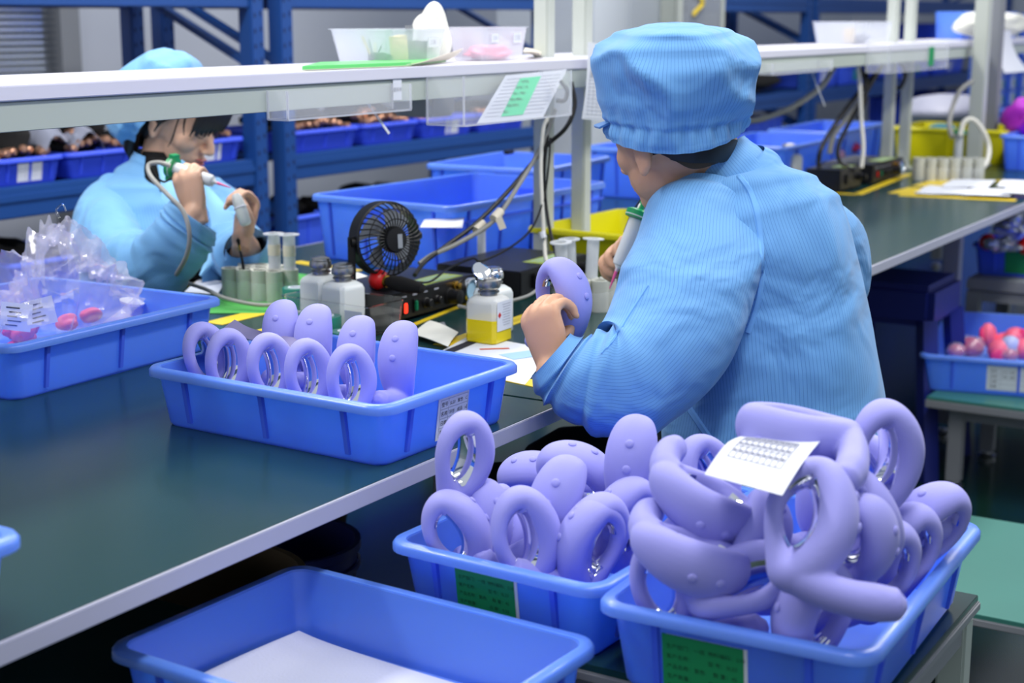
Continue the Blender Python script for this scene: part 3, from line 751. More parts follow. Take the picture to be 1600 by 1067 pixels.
# the printed form on the heap
a, b, c, d = PD(1158, 676, 1.60), PD(1281, 690, 1.56), PD(1222, 774, 1.44), PD(1101, 741, 1.47)
G = np.zeros((12, 12, 3))
for i in range(12):
    for j in range(12):
        u, v = i/11, j/11
        p = (a*(1-v)+b*v)*(1-u)+(d*(1-v)+c*v)*u
        p = p+V((0, 0, 0.006*math.sin(PI*u)*(1-0.4*v)-0.010*max(0, 0.4-u-v)))
        G[i, j] = p
form = MB().sheet(G, 0.0006).build('printed_form', 'paper'); tag(form, 'white printed form lying on top of the massager heap', 'paper')
g = MB()
def gp(u, v):
    i = min(10.999, u*11); j = min(10.999, v*11); i0, j0 = int(i), int(j); fu, fv = i-i0, j-j0
    return (G[i0, j0]*(1-fu)+G[i0+1, j0]*fu)*(1-fv)+(G[i0, j0+1]*(1-fu)+G[i0+1, j0+1]*fu)*fv
def gline(p, q, w=0.0009, n=8, lift=0.0011):
    S = [V(gp(p[0]+(q[0]-p[0])*k/n, p[1]+(q[1]-p[1])*k/n))+V((-0.4, -0.3, 0.86))*lift for k in range(n+1)]
    for k in range(n): g.bar(S[k], S[k+1], w, 0.0003, up=(-0.4, -0.3, 0.86))
for k in range(10): gline((0.14, 0.12+0.076*k), (0.66, 0.12+0.076*k))
for u in (0.14, 0.24, 0.42, 0.66): gline((u, 0.12), (u, 0.80))
g.build('grid_lines', 'ink_mid', form, smooth=False)
g = MB()
for r_ in range(9):
    for q_ in range(3):
        for w_ in range(2): gline((0.165+q_*0.17+w_*0.03, 0.135+0.076*r_), (0.165+q_*0.17+w_*0.03, 0.18+0.076*r_), 0.0022, 1)
g.build('print_rows', 'ink_mid', form, smooth=False)
# ================================================================ things on the near bench
def tube_bundle(label, spots, r, h, z=ZB, film=True, base=None):
    c = V(base); t = thing('tube_bundle', label, 'tubes', (c[0], c[1], z))
    for (x, y) in spots:
        MB().lathe([(r*0.72, 0), (r, 0), (r, h), (r*0.72, h), (r*0.72, 0.003)], (x, y, z), 20, cap0=False, cap1=False).build('cardboard_tube', 'cardboard_tube', t)
    if film:
        S = V(spots); ctr = S.mean(0); th = np.linspace(0, 2*PI, 72, endpoint=False); R = []
        nz = noise3(3, 60.0)
        for k in range(7):
            zz = z+0.002+k/6*h*0.62; row = []
            for a in th:
                d = V((math.cos(a), math.sin(a))); e = max((S-ctr) @ d)+r+0.0015
                p = ctr+d*e
                row.append((p[0]+d[0]*0.0016*nz((p[0], p[1], zz)), p[1]+d[1]*0.0016*nz((p[0], p[1], zz)), zz))
            R.append(row)
        MB().rings(R, False, False).build('film_wrap', 'film', t, ang=20)
    return t
def barrel(label, base, axis, L=0.10, r=0.0125, group=None, fill=0.55, tape=True, fill_m='milky', cap=False):
    """dispensing syringe barrel, flange at the far end of axis"""
    ax = V(axis); ax /= np.linalg.norm(ax)
    t = thing('syringe_barrel', label, 'syringe', base, group=group)
    MB().lathe([(r*0.25, 0), (r*0.3, 0.008), (r*0.85, 0.012), (r, 0.018), (r, L-0.003), (r*1.75, L-0.002), (r*1.75, L), (r*0.9, L), (r*0.88, 0.02)], base, 20, ax).build('barrel', 'frosted', t)
    if fill: MB().lathe([(r*0.2, 0.004), (r*0.8, 0.0145), (r*0.86, 0.02), (r*0.86, 0.02+(L-0.03)*fill), (0.0001, 0.02+(L-0.03)*fill)], base, 18, ax).build('content', fill_m, t)
    if tape: MB().lathe([(r*1.02, L*0.66), (r*1.03, L*0.67), (r*1.03, L*0.82), (r*1.02, L*0.83)], base, 20, ax, False, False).build('tape_band', 'paper_warm', t)
    if cap:
        MB().lathe([(r*1.05, L-0.006), (r*1.7, L-0.004), (r*1.75, L+0.008), (r*1.2, L+0.011), (r*0.42, L+0.013), (r*0.42, L+0.028), (r*0.25, L+0.029)], base, 24, ax).build('air_cap', 'cap_green', t)
        MB().lathe([(0.0004, -0.032), (0.0009, -0.030), (0.0028, -0.006), (0.0032, 0.004)], base, 12, ax).build('needle', 'pink_needle', t)
    return t
TP = 0.0172
a0 = P(362, 466); a1 = P(520, 479)
ex = (a1-a0)[:2]; ex /= np.linalg.norm(ex); ey = V((-ex[1], ex[0])); ey = ey if ey[0] > 0 else -ey
spA = [a0[:2]+ex*(0.0345*i+0.004)+ey*(0.0345*0.87*j)+ex*0.0172*(j % 2) for j, n in ((0, 4), (1, 4), (2, 3)) for i in range(n)]
spA = [p-ex*0.006 for p in spA]
tube_bundle('bundle of grey cardboard tubes wrapped in film left of the teal tape rolls', spA, 0.0168, 0.062, base=a0)
for px, k, lb in ((421, 6, 'left of two frosted syringe barrels standing in the left tube bundle'), (455, 7, 'right of two frosted syringe barrels standing in the left tube bundle')):
    x, y = spA[k]
    barrel(lb, (x, y, ZB+0.004), (0.0, 0.0, 1), 0.128, 0.0122, 'barrels in the left tube bundle', fill=0)
x, y = spA[1]
t = thing('brush', 'small black handled brush standing in the left tube bundle', 'brush', (x, y, ZB+0.003))
MB().tube([(x+0.004, y, ZB+0.003), (x, y+0.004, ZB+0.075), (x-0.002, y+0.008, ZB+0.098)], [0.0028, 0.003, 0.0024], 10).build('handle', 'black_plastic', t)
MB().cyl((x-0.002, y+0.008, ZB+0.098), (x-0.003, y+0.009, ZB+0.110), 0.003, 12).build('ferrule', 'gold', t)
MB().tube([(x-0.003, y+0.009, ZB+0.110), (x-0.004, y+0.010, ZB+0.119), (x-0.004, y+0.010, ZB+0.124)], [0.003, 0.0042, 0.001], 10).build('bristles', 'black_cloth', t)
b0 = P(884, 486); spB = [b0[:2]+V((0.034*i+0.017*(j % 2), 0.030*j-0.006*i)) for j, n in ((0, 3), (1, 3), (2, 3)) for i in range(n)]
ex = RT[:2]; ey = FH[:2]
spB = [b0[:2]+ex*(0.0345*i+0.0172*(j % 2)-0.004)+ey*0.030*j for j, n in ((0, 3), (1, 3), (2, 2)) for i in range(n)]
tube_bundle('bundle of pale cardboard tubes beside the yellow crate, in front of the man', spB, 0.0168, 0.060, base=b0)
for k, lean, lb in ((0, (-0.10, 0.0, 1), 'left of three frosted syringe barrels standing before the yellow crate'), (3, (-0.05, 0.03, 1), 'middle of three frosted syringe barrels standing before the yellow crate'), (4, (0.05, -0.02, 1), 'right of three frosted syringe barrels standing before the yellow crate')):
    x, y = spB[k]
    barrel(lb, (x, y, ZB+0.006), lean, 0.130, 0.0120, 'barrels before the yellow crate', fill=(0.7 if k == 0 else 0.6 if k == 3 else 0), tape=False)
# ---- clear strip lying over the tray between the two rows
Q_, _ = spline(V([PX(358, 506, 1.640), PX(385, 520, 1.636), PX(430, 531, 1.632), PX(470, 538, 1.628), PX(498, 556, 1.622)]), 6)
o = MB().sheet(np.array([[q_+V((0.012*e_, 0, 0.004*e_)) for e_ in (-1, 0, 1)] for q_ in Q_]), 0.001).build('plastic_strip', 'strip_grey' if 'strip_grey' in M else mat('strip_grey', rgb(136, 132, 170), 0.25, alpha=0.85)); tag(o, 'greyish plastic strip lying between the two rows in the bench tray', 'strip')
# ---- teal tape rolls
def roll(label, c, r=0.027, h=0.038):
    t = thing('tape_roll', label, 'tape', c, group='teal tape rolls')
    MB().lathe([(r*0.56, 0.0), (r*0.98, 0.0), (r, 0.001), (r, h-0.001), (r*0.98, h), (r*0.56, h), (r*0.56, 0.0)], c, 32, cap0=False, cap1=False).build('film_winding', 'teal_tape', t)
    MB().lathe([(r*0.46, 0), (r*0.56, 0), (r*0.56, h+0.001), (r*0.46, h+0.001), (r*0.46, 0)], c, 28, cap0=False, cap1=False).build('core', 'paper', t)
q = P(463, 486); roll('teal tape roll farthest back, between tube bundle and bottles', (q[0], q[1], ZB), 0.026, 0.046)
q = P(458, 512); roll('teal tape roll behind the first lilac massagers of the tray', (q[0], q[1], ZB), 0.029, 0.030)
q = P(508, 524); roll('teal tape roll in front of the clear container', (q[0], q[1], ZB), 0.030, 0.036)
q = P(541, 544); roll('teal tape roll lowest, mostly hidden behind the tray massagers', (q[0], q[1], ZB), 0.026, 0.030)
# ---- clear container with the two bottles
def oct_ring(w, d, b, z, rz, c):
    pts = []
    for x, y in ((w/2-b, d/2), (-w/2+b, d/2), (-w/2, d/2-b), (-w/2, -d/2+b), (-w/2+b, -d/2), (w/2-b, -d/2), (w/2, -d/2+b), (w/2, d/2-b)):
        pts.append((c[0]+x*math.cos(rz)-y*math.sin(rz), c[1]+x*math.sin(rz)+y*math.cos(rz), z))
    return pts
def tub(label, c, rz, w, l, h, m, z0, rim=0.004, wall=0.0015, cat='container', name='clear_container', taper=0.006):
    t = thing(name, label, cat, (c[0], c[1], z0), rz)
    R = [rrect(w-2*taper-0.004, l-2*taper-0.004, 0.008, 0), rrect(w-2*taper, l-2*taper, 0.01, 0.003), rrect(w, l, 0.012, h), rrect(w+2*rim, l+2*rim, 0.014, h), rrect(w+2*rim, l+2*rim, 0.014, h+0.0015), rrect(w-2*wall, l-2*wall, 0.011, h+0.0015), rrect(w-2*taper-2*wall, l-2*taper-2*wall, 0.009, 0.004), rrect(w-2*taper-0.012, l-2*taper-0.012, 0.007, 0.0025)]
    MB().rings(R).build('box', m, t, local=True, ang=50)
    return t
cA = P(530, 512)
crz = math.radians(-4)
cont = tub('low clear plastic container holding the two capped bottles', (2.170, 1.684), crz, 0.108, 0.205, 0.056, 'clear', ZB)
MB().box((-0.0535, -0.070, 0.032), (0.0008, 0.040, 0.030)).build('paper_label', 'paper', cont, local=True, smooth=False)
def solvent_bottle(label, x, y, rz, w=0.058, h=0.082, liquid=None, openlid=False, z0=ZB, group=None, card=False, capm='metal_cap'):
    t = thing('bottle', label, 'bottle', (x, y, z0), rz, group)
    q = lambda ww, b, z: oct_ring(ww, ww, b, z, 0, (0, 0))
    body = [q(w*0.9, 0.006, 0), q(w, 0.006, 0.004), q(w, 0.006, h*0.84), q(w*0.93, 0.007, h*0.93), q(w*0.72, 0.010, h)]
    MB().rings(body).build('body', 'frosted' if liquid else 'milky', t, local=True, ang=35)
    if liquid:
        lv = h*liquid
        MB().rings([q(w*0.9+0.0006, 0.006, 0.0005), q(w+0.0010, 0.006, 0.004), q(w+0.0010, 0.006, lv), q(w*0.6, 0.005, lv)]).build('liquid', 'yellow_liquid', t, local=True, ang=35)
    n = MB().lathe([(w*0.25, h-0.001), (w*0.25, h+0.004), (w*0.31, h+0.005), (w*0.31, h+0.008), (w*0.25, h+0.009), (w*0.25, h+0.011)], (0, 0, 0), 28); n.build('neck_ring', 'metal_cap', t, local=True)
    MB().lathe([(w*0.28, h+0.011), (w*0.335, h+0.014), (w*0.345, h+0.020), (w*0.32, h+0.026), (w*0.25, h+0.029), (w*0.10, h+0.026), (0.0001, h+0.025)], (0, 0, 0), 32).build('pump_cap', capm, t, local=True)
    if openlid:
        c = V((-w*0.22, w*0.12, h+0.043)); ax = V((-0.35, -0.75, 0.62))
        MB().lathe([(0.0001, -0.002), (w*0.26, -0.0018), (w*0.29, 0), (w*0.27, 0.002), (w*0.22, 0.0012), (0.0001, 0.0010)], c, 32, ax).build('flip_lid', 'chrome', t, local=True)
        MB().bar((-w*0.12, w*0.18, h+0.026), c-V((0, -0.004, 0.012)), 0.006, 0.002).build('hinge', 'metal_cap', t, local=True)
    else:
        MB().lathe([(w*0.30, h+0.0275), (w*0.29, h+0.031), (w*0.18, h+0.0335), (0.0001, h+0.034)], (0, 0, 0), 32).build('lid', capm, t, local=True)
        MB().bar((w*0.28, 0, h+0.026), (w*0.40, 0, h+0.022), 0.008, 0.002).build('hinge', 'metal_cap', t, local=True)
    if card:
        c = MB().box((0.001, -w/2-0.0016, h*0.60), (w*0.82, 0.0006, h*0.62)).build('paper_label', 'paper', t, local=True, smooth=False)
        g = MB()
        for k in range(9): g.box((0.007, -w/2-0.0021, h*(0.84-0.055*k)), (w*(0.45-0.05*(k % 3)), 0.0002, 0.0011))
        g.build('print_rows', 'ink_grey', c, local=True, smooth=False)
        MB().box((-w*0.27, -w/2-0.0021, h*0.63), (0.0075, 0.0003, 0.0075), R=Matrix.Rotation(PI/4, 3, 'Y')).build('hazard_diamond', 'red_gloss', c, local=True, smooth=False)
    return t
q = (2.192, 1.752); solvent_bottle('frosted square bottle with domed steel cap, left in the clear container', q[0], q[1], math.radians(-8), 0.060, 0.085, group='bottles in the clear container', z0=ZB+0.004)
q = (2.170, 1.684); solvent_bottle('frosted square bottle with domed steel cap, right in the clear container', q[0], q[1], math.radians(-10), 0.060, 0.082, group='bottles in the clear container', z0=ZB+0.004)
q = P(768, 536); solvent_bottle('square bottle half full of yellow liquid with its steel lid flipped open', q[0]+0.010, q[1]+0.012, math.radians(1), 0.060, 0.082, liquid=0.52, openlid=True, card=True)
solvent_bottle('clear square bottle standing right behind the yellow liquid bottle', q[0]+0.085, q[1]+0.050, math.radians(-4), 0.056, 0.084, capm='chrome')
# ---- black dispensing controllers
def controller(label, x0, x1, y0, y1, h, flip=False, sticker=True, switches=True, lit=True):
    """box with its panel on the -y side"""
    t = thing('controller', label, 'controller', ((x0+x1)/2, (y0+y1)/2, ZB))
    MB().bbox(((x0+x1)/2, (y0+y1)/2, ZB+0.006+h/2), (x1-x0, y1-y0, h), 0.002).build('housing', 'black_metal', t)
    for x in (x0+0.02, x1-0.02):
        for y in (y0+0.02, y1-0.02): MB().lathe([(0.008, 0), (0.007, 0.0065)], (x, y, ZB), 12).build('rubber_foot', 'black_plastic', t)
    MB().box(((x0+x1)/2, y0-0.001, ZB+0.006+h/2), (x1-x0-0.006, 0.002, h-0.006)).build('front_panel', 'black_plastic', t, smooth=False)
    if sticker:
        s = MB().box((x0+0.64*(x1-x0), y0+0.035, ZB+0.0065+h), (0.5*(x1-x0), 0.05, 0.0006)).build('sticker', 'label_green', t, smooth=False)
        s.data.materials.clear(); s.data.materials.append(M['sticker_lime'])
        g = MB()
        for k in range(3): g.box((x0+0.64*(x1-x0), y0+0.02+0.014*k, ZB+0.0070+h), (0.40*(x1-x0), 0.003, 0.0003))
        g.build('print_rows', 'clear_blue', s, smooth=False)
    Y = y0-0.002; zc = ZB+0.006+h*0.5; W_ = x1-x0
    if switches:
        def rocker(fx_, m):
            f = MB().bbox((x0+W_*fx_, Y-0.001, zc-0.004), (0.014, 0.004, 0.026), 0.001).build('switch_bezel', 'black_plastic', t)
            MB().bbox((x0+W_*fx_, Y-0.0035, zc-0.004), (0.009, 0.005, 0.019), 0.0015).build('rocker', m, f)
        rocker(0.13, 'red_light' if lit else 'red_gloss'); rocker(0.25, 'green_switch')
        for fx_, r, L, nm in ((0.37, 0.0085, 0.014, 'small_knob'), (0.50, 0.0075, 0.012, 'small_knob'), (0.66, 0.0145, 0.026, 'regulator_knob')):
            MB().lathe([(r*1.15, 0), (r*1.15, 0.003), (r, 0.004), (r*0.94, L), (r*0.8, L+0.001), (0.0001, L+0.001)], (x0+W_*fx_, Y, zc-0.004), 22, (0, -1, 0)).build(nm, 'black_plastic', t)
        MB().lathe([(0.009, 0), (0.009, 0.006), (0.006, 0.007), (0.006, 0.014), (0.004, 0.015)], (x0+W_*0.72, Y, zc+0.014), 18, (0, -1, 0)).build('connector', 'gold', t)
        gz = zc; gx = x0+W_*0.88
        MB().lathe([(0.021, 0), (0.0235, 0.004), (0.0235, 0.012), (0.020, 0.013), (0.0185, 0.009)], (gx, Y, gz), 32, (0, -1, 0), False, False).build('gauge_ring', 'chrome', t)
        MB().lathe([(0.019, 0), (0.019, 0.008), (0.0001, 0.0085)], (gx, Y, gz), 28, (0, -1, 0)).build('gauge_face', 'clear_blue', t)
        g = MB()
        for k, fx_ in enumerate((0.13, 0.25, 0.37, 0.50)): g.box((x0+W_*fx_, Y-0.0004, zc+0.017), (0.014, 0.0006, 0.003))
        g.build('panel_print', 'ink_grey', t, smooth=False)
    else:
        MB().lathe([(0.012, 0), (0.012, 0.012), (0.008, 0.013), (0.008, 0.03)], (x1-0.03, Y, zc), 16, (0, -1, 0)).build('socket_plug', 'black_plastic', t)
        MB().bbox((x0+0.07, Y-0.004, zc), (0.05, 0.008, 0.03), 0.002).build('terminal_block', 'black_plastic', t)
    return t
mat('sticker_lime', rgb(176, 196, 90), 0.4, noise=0.2, nscale=60)
controller('black dispensing controller with a lit red switch, under the red-headed wand', 2.232, 2.515, 1.622, 1.79, 0.050)
controller('second black controller behind, its plain side toward the yellow liquid bottle', 2.58, 2.86, 1.560, 1.76, 0.050, switches=False)
# ---- USB fan seen from behind
fc = PD(613, 374, 2.83); fax = V((0.0, 0, 0)); view = ray(613, 374); view /= np.linalg.norm(view)
fax = view-RT*0.72+V((0, 0, 0.06)); fax /= np.linalg.norm(fax)                  # where it blows
fx_ = np.cross(fax, V((0, 0, 1))); fx_ /= np.linalg.norm(fx_); fz_ = np.cross(fx_, fax)
t = thing('desk_fan', 'small black desk fan seen from behind before the big blue tote', 'fan', (fc[0], fc[1], ZB))
def fp(a, r, d): return fc+(fx_*math.cos(a)+fz_*math.sin(a))*r+fax*d
FR = 0.066
MB().lathe([(FR, 0.010), (FR+0.004, 0.012), (FR+0.004, 0.040), (FR, 0.042), (FR, 0.010)], fc, 48, fax, False, False).build('rim', 'black_plastic', t)
MB().lathe([(0.0001, -0.016), (0.022, -0.015), (0.0245, -0.010), (0.0245, 0.004)], fc, 32, fax).build('motor_housing', 'black_plastic', t)
MB().box(fc-fax*0.0165+fx_*0.006-fz_*0.003, (0.010, 0.026, 0.0008), R=np.stack([fx_, fz_, fax], 1)).build('rating_label', 'grey_plastic', t, smooth=False)
for k in range(36):
    a = 2*PI*k/36
    MB().tube([fp(a, 0.022, -0.010), fp(a+0.03, 0.036, -0.014), fp(a+0.08, 0.052, -0.010), fp(a+0.16, 0.0645, 0.002), fp(a+0.18, 0.067, 0.014)], 0.0013, 6, 3).build('spoke', 'black_plastic', t)
for rr_, dd in ((0.038, -0.0143), (0.056, -0.0075)):
    MB().tube([fp(2*PI*k/40, rr_, dd) for k in range(41)], 0.0011, 6, 1).build('ring_wire', 'black_plastic', t)
for k in range(4):
    a0_ = PI/2*k+0.3; G = np.zeros((5, 8, 3))
    for i in range(5):
        for j in range(8): G[i, j] = fp(a0_+0.25*i+0.04*j, 0.016+0.040*j/7, 0.012+0.004*i)
    MB().sheet(G, 0.001).build('blade', 'grey_plastic', t)
MB().lathe([(0.014, 0.010), (0.014, 0.030), (0.008, 0.034), (0.0001, 0.035)], fc, 20, fax).build('blade_hub', 'grey_plastic', t)
for s in (-1, 1):
    p0_ = fc+fx_*s*(FR+0.006)+fax*0.022
    foot = V((p0_[0], p0_[1], 0))+fx_*s*0.006
    MB().cyl(fc+fx_*s*(FR+0.002)+fax*0.022, fc+fx_*s*(FR+0.012)+fax*0.022, 0.008, 16).build('pivot', 'black_plastic', t)
    zf = ZB+0.004
    if s < 0: MB().bar(p0_+fx_*s*0.003+V((0, 0, 0.010)), (foot[0]-fax[0]*0.004, foot[1]-fax[1]*0.004, zf), 0.014, 0.005, up=(fax[0], fax[1], 0)).build('stand_arm', 'black_plastic', t)
fl = fc-fx_*(FR+0.006)+fax*0.022; frr = fc+fx_*(FR+0.006)+fax*0.022
MB().bbox(((fl[0]*0.4+frr[0]*0.6), (fl[1]*0.4+frr[1]*0.6), ZB+0.0605), (0.08, 0.04, 0.008), 0.002, math.atan2((frr-fl)[1], (frr-fl)[0])).build('stand_foot', 'black_plastic', t)
# ---- red-headed wand lying on the controller
w0 = PD(590, 438, 2.70); w1 = PD(668, 456, 2.62); wd = w1-w0; wl = np.linalg.norm(wd); wd = wd/wl
zt = ZB+0.056+0.0195
w0 = P(592, 437, zt); w1 = P(664, 452, ZB+0.056+0.013); wd = (w1-w0)/np.linalg.norm(w1-w0)
t = thing('wand_massager', 'black wand massager with a shiny red ball head on the controller', 'massager', w0)
MB().ball(w0, 0.0195, 28, 18).build('ball_head', 'red_gloss', t)
MB().lathe([(0.0075, 0.014), (0.0115, 0.0175), (0.0115, 0.0205), (0.0075, 0.0225)], w0, 24, wd).build('gold_ring', 'gold', t)
MB().lathe([(0.008, 0.0200), (0.0125, 0.030), (0.0150, 0.050), (0.0130, 0.080), (0.0085, 0.105), (0.0001, 0.108)], w0, 24, wd).build('handle', 'black_cloth', t)
# ---- paper and cloth on the bench
def paper(name, label, cat, pts, m='paper', thick=0.0006, wave=0.0, z=ZB+0.0012, seed=0, lift=None, parts=None):
    a, b, c, d = [V(p) for p in pts]; n = 14; G = np.zeros((n, n, 3)); nz = noise3(seed, 25)
    for i in range(n):
        for j in range(n):
            u, v = i/(n-1), j/(n-1); p = (a*(1-v)+b*v)*(1-u)+(d*(1-v)+c*v)*u
            zz = z+(wave*(0.55+0.45*nz(p)) if wave else 0)
            if lift: zz += lift(u, v)
            G[i, j] = (p[0], p[1], zz)
    o = MB().sheet(G, thick).build(name, m); tag(o, label, cat)
    return o, G
o, G = paper('leaflet', 'printed white leaflet under the yellow liquid bottle, partly under the blue sleeve', 'paper', [P(660, 566), P(736, 524), P(868, 548), P(820, 602)], seed=2)
g = MB(); A_ = lambda u, v: G[0, 0]*(1-u)*(1-v)+G[0, -1]*(1-u)*v+G[-1, -1]*u*v+G[-1, 0]*u*(1-v)
up = V((0, 0, 0.0008))
g.bar(A_(0.30, 0.62)+up, A_(0.55, 0.80)+up, 0.008, 0.0004); g.build('red_print', 'red_gloss', o, smooth=False)
MB().bar(A_(0.62, 0.55)+up, A_(0.96, 0.94)+up, 0.045, 0.0004).build('blue_print', 'clear_blue', o, smooth=False)
MB().bar(A_(0.06, 0.30)+up, A_(0.16, 0.98)+up, 0.020, 0.0004).build('dark_print', 'ink', o, smooth=False)
paper('tissue', 'crumpled white tissue lying just behind the bench tray', 'tissue', [P(640, 528), P(672, 510), P(716, 526), P(700, 548)], 'bag_white', 0.001, 0.008, seed=4)
o, G = paper('cloth', 'crumpled white cloth behind the two capped bottles', 'cloth', [P(470, 452), P(505, 418), P(590, 446), P(566, 470)], 'bag_white', 0.002, 0.020, seed=6)
o, G = paper('green_mat', 'green cutting mat under the left tube bundle', 'mat', [P(300, 490), P(420, 422), P(560, 440), P(462, 490)], 'mat_green', 0.001, z=ZB+0.0008)
o, G = paper('paper_sheet', 'white paper sheet beside the woman sleeve at the back of the bench', 'paper', [P(288, 458), P(312, 436), P(352, 442), P(340, 462)], 'paper', 0.0008, z=ZB+0.0022)
paper('paper_sheet', 'small grey paper slip before the controller', 'paper', [P(668, 508), P(694, 504), P(700, 516), P(672, 520)], 'edge_mid')
# ---- yellow crate, blue totes behind
def tote(label, c, rz, w, l, h, m='crate_blue', name='tote', cat='tote'):
    return crate(label, (c[0], c[1], ZB), rz, w, l, h, m, name=name, cat=cat, ribs=(5, 4), taper=0.012, rim=0.010, rimh=0.014)
tl, tf, tr = P(515, 401), P(705, 427), P(833, 371)
trz = math.radians(-4)
tw = np.linalg.norm((tr-tf)[:2])+0.05; tlw = np.linalg.norm((tl-tf)[:2])+0.045
cc_ = crate_from_corner(tf, tw, tlw, 0.012, 0.010, trz, -1, -1)
tote1 = tote('big blue plastic tote behind the desk fan with a white paper inside', cc_, trz, tw, tlw, 0.150)
wb, lb, wi, li, h_ = tote1['_d']
for sx in (-1, 1):
    MB().bbox((sx*(wi/2-0.001), 0, h_*0.72), (0.012, 0.12, 0.030), 0.004).build('handle_grip', 'crate_blue_dark', tote1, local=True)
for sy in (-1, 1):
    MB().box((0, sy*(li/2-0.0005), h_-0.040), (wi*0.98, 0.008, 0.004)).build('side_rib', 'crate_blue_dark', tote1, local=True, smooth=False)
o, G = paper('paper_sheet', 'white folded paper lying in the big blue tote', 'paper', [PD(655, 300, 3.25), PD(668, 285, 3.42), PD(726, 284, 3.42), PD(722, 302, 3.25)], z=0.86, wave=0.01, seed=9)
bl = PD(752, 291, 3.3); o = MB().ball((bl[0], bl[1], 0.855), 0.011, 16, 10).cyl((bl[0], bl[1], 0.76), (bl[0], bl[1], 0.85), 0.009, 12).build('nozzle', 'paper'); tag(o, 'small white round-topped nozzle standing in the big blue tote', 'nozzle')
tote2 = tote('blue plastic tote farther back, behind the big one, with a dark clip on its rim', (3.66, 2.21), math.radians(4), 0.46, 0.36, 0.165)
o = MB().bbox((PY(795, 243, 2.33)[0], 2.33, ZB+0.171), (0.04, 0.016, 0.012), 0.003).build('clip', 'black_plastic'); tag(o, 'small dark clip on the rim of the farther blue tote', 'clip')
tote3 = tote('small blue bin right of the pale post beside the man chin', (4.42, 2.19), math.radians(2), 0.36, 0.32, 0.155)
crate_card(tote3, '-y', 0.06, 0.05, 0.08, 0.06, 'white', txt=False)
yc = P(840, 411)
yw, yl = 0.43, 0.33
yrz = math.radians(-3)
c_ = crate_from_corner(yc, yw, yl, 0.012, 0.012, yrz, -1, 1)
ycrate = crate('bright yellow plastic crate on the bench in front of the man', (c_[0], c_[1]-0.0, ZB), yrz, yw, yl, 0.085, 'crate_yellow', ribs=(3, 2))
o = MB().box((c_[0]+0.03, c_[1], ZB+0.012), (0.33, 0.24, 0.010), yrz).build('foam_sheet', 'foam', smooth=False); tag(o, 'white foam sheet lying in the yellow crate', 'sheet')
# ---- what hangs on the shelf
def acrylic_box(label, x0, x1, y0, y1, z0, z1, front=True):
    t = thing('acrylic_tray', label, 'tray', ((x0+x1)/2, (y0+y1)/2, z0))
    e = 0.003; m = 'acrylic'
    MB().box(((x0+x1)/2, (y0+y1)/2, z0), (x1-x0, y1-y0, e)).build('floor_panel', m, t, smooth=False)
    for x in (x0, x1): MB().box((x, (y0+y1)/2, (z0+z1)/2), (e, y1-y0, z1-z0)).build('side_panel', m, t, smooth=False)
    for y in (y0, y1): MB().box(((x0+x1)/2, y, (z0+z1)/2), (x1-x0, e, z1-z0)).build('panel', m, t, smooth=False)
    for x in (x0, x1):
        for y in (y0, y1): MB().box((x, y, (z0+z1)/2), (e*1.05, e*1.05, z1-z0)).build('bright_edge', 'tub_frost', t, smooth=False)
    MB().box(((x0+x1)/2, y0, z0), (x1-x0, e*1.05, e*1.05)).build('bright_edge', 'tub_frost', t, smooth=False)
    MB().box((x0, (y0+y1)/2, z0), (e*1.05, y1-y0, e*1.05)).build('bright_edge', 'tub_frost', t, smooth=False)
    return t
q = PY(450, 188, 1.562); x1_ = PY(642, 170, 1.562)[0]
acrylic_box('shallow clear acrylic tray under the shelf, left of the name tag', q[0], x1_, 1.562, 1.602, q[2], q[2]+0.045)
q = PY(725, 197, 1.522); q1 = PY(892, 178, 1.522)
acrylic_box('deeper clear acrylic tray under the shelf holding a tilted document', q[0], q1[0], 1.522, 1.602, q[2], q[2]+0.088)
da, db, dc, dd = PY(790, 118, 1.590), PY(886, 108, 1.590), PY(848, 184, 1.540), PY(745, 193, 1.540)
G = np.zeros((6, 6, 3))
for i in range(6):
    for j in range(6): u, v = i/5, j/5; G[i, j] = (da*(1-v)+db*v)*(1-u)+(dd*(1-v)+dc*v)*u
doc = MB().sheet(G, 0.001).build('document', 'sheet_grey' if 'sheet_grey' in M else mat('sheet_grey', rgb(176, 182, 198), 0.4)); tag(doc, 'grey printed document with a mint green sticker standing in the acrylic tray', 'document')
DA = lambda u, v, l=0.0012: (da*(1-v)+db*v)*(1-u)+(dd*(1-v)+dc*v)*u+V((-0.2, -0.95, 0.2))*l
g = MB()
for k in range(11):
    u = 0.10+0.078*k
    for v0, v1 in ((0.06, 0.26), (0.62, 0.93)): g.bar(DA(u, v0), DA(u, v1), 0.0012, 0.0006, up=(0, -1, 0.2))
g.build('print_rows', 'ink_grey', doc, smooth=False)
st = MB().sheet(np.array([[DA(0.10, 0.26, 0.002), DA(0.10, 0.59, 0.002)], [DA(0.90, 0.30, 0.002), DA(0.90, 0.63, 0.002)]]), 0.0006).build('mint_sticker', 'label_mint', doc, smooth=False)
rx = DA(0.5, 0.6)-DA(0.5, 0.3); rx /= np.linalg.norm(rx); ux = DA(0.1, 0.4)-DA(0.9, 0.4); ux -= rx*(ux @ rx); ux /= np.linalg.norm(ux); nx = np.cross(rx, ux)
for k, s in enumerate(('    生产标签', '生产部门 二组', '名称 11  数量 9', '型号22 规格12', '日期22 批号12', '备注 1')):
    pz = DA(0.215+0.125*k, 0.285+0.03*(0.2+0.125*k)*1.2, 0.0028)-V(doc.location)
    text_mesh('print_line', s, 0.0072, 'ink_green', st, np.stack([rx, ux, nx], 1), pz)
tg = PY(621, 137, 1.603); tag_o = MB().box((tg[0], 1.6035, 1.176), (0.0255, 0.0012, 0.036)).build('name_tag', 'paper', smooth=False); tag(tag_o, 'small white name tag on the shelf rail under the green magazine', 'tag')
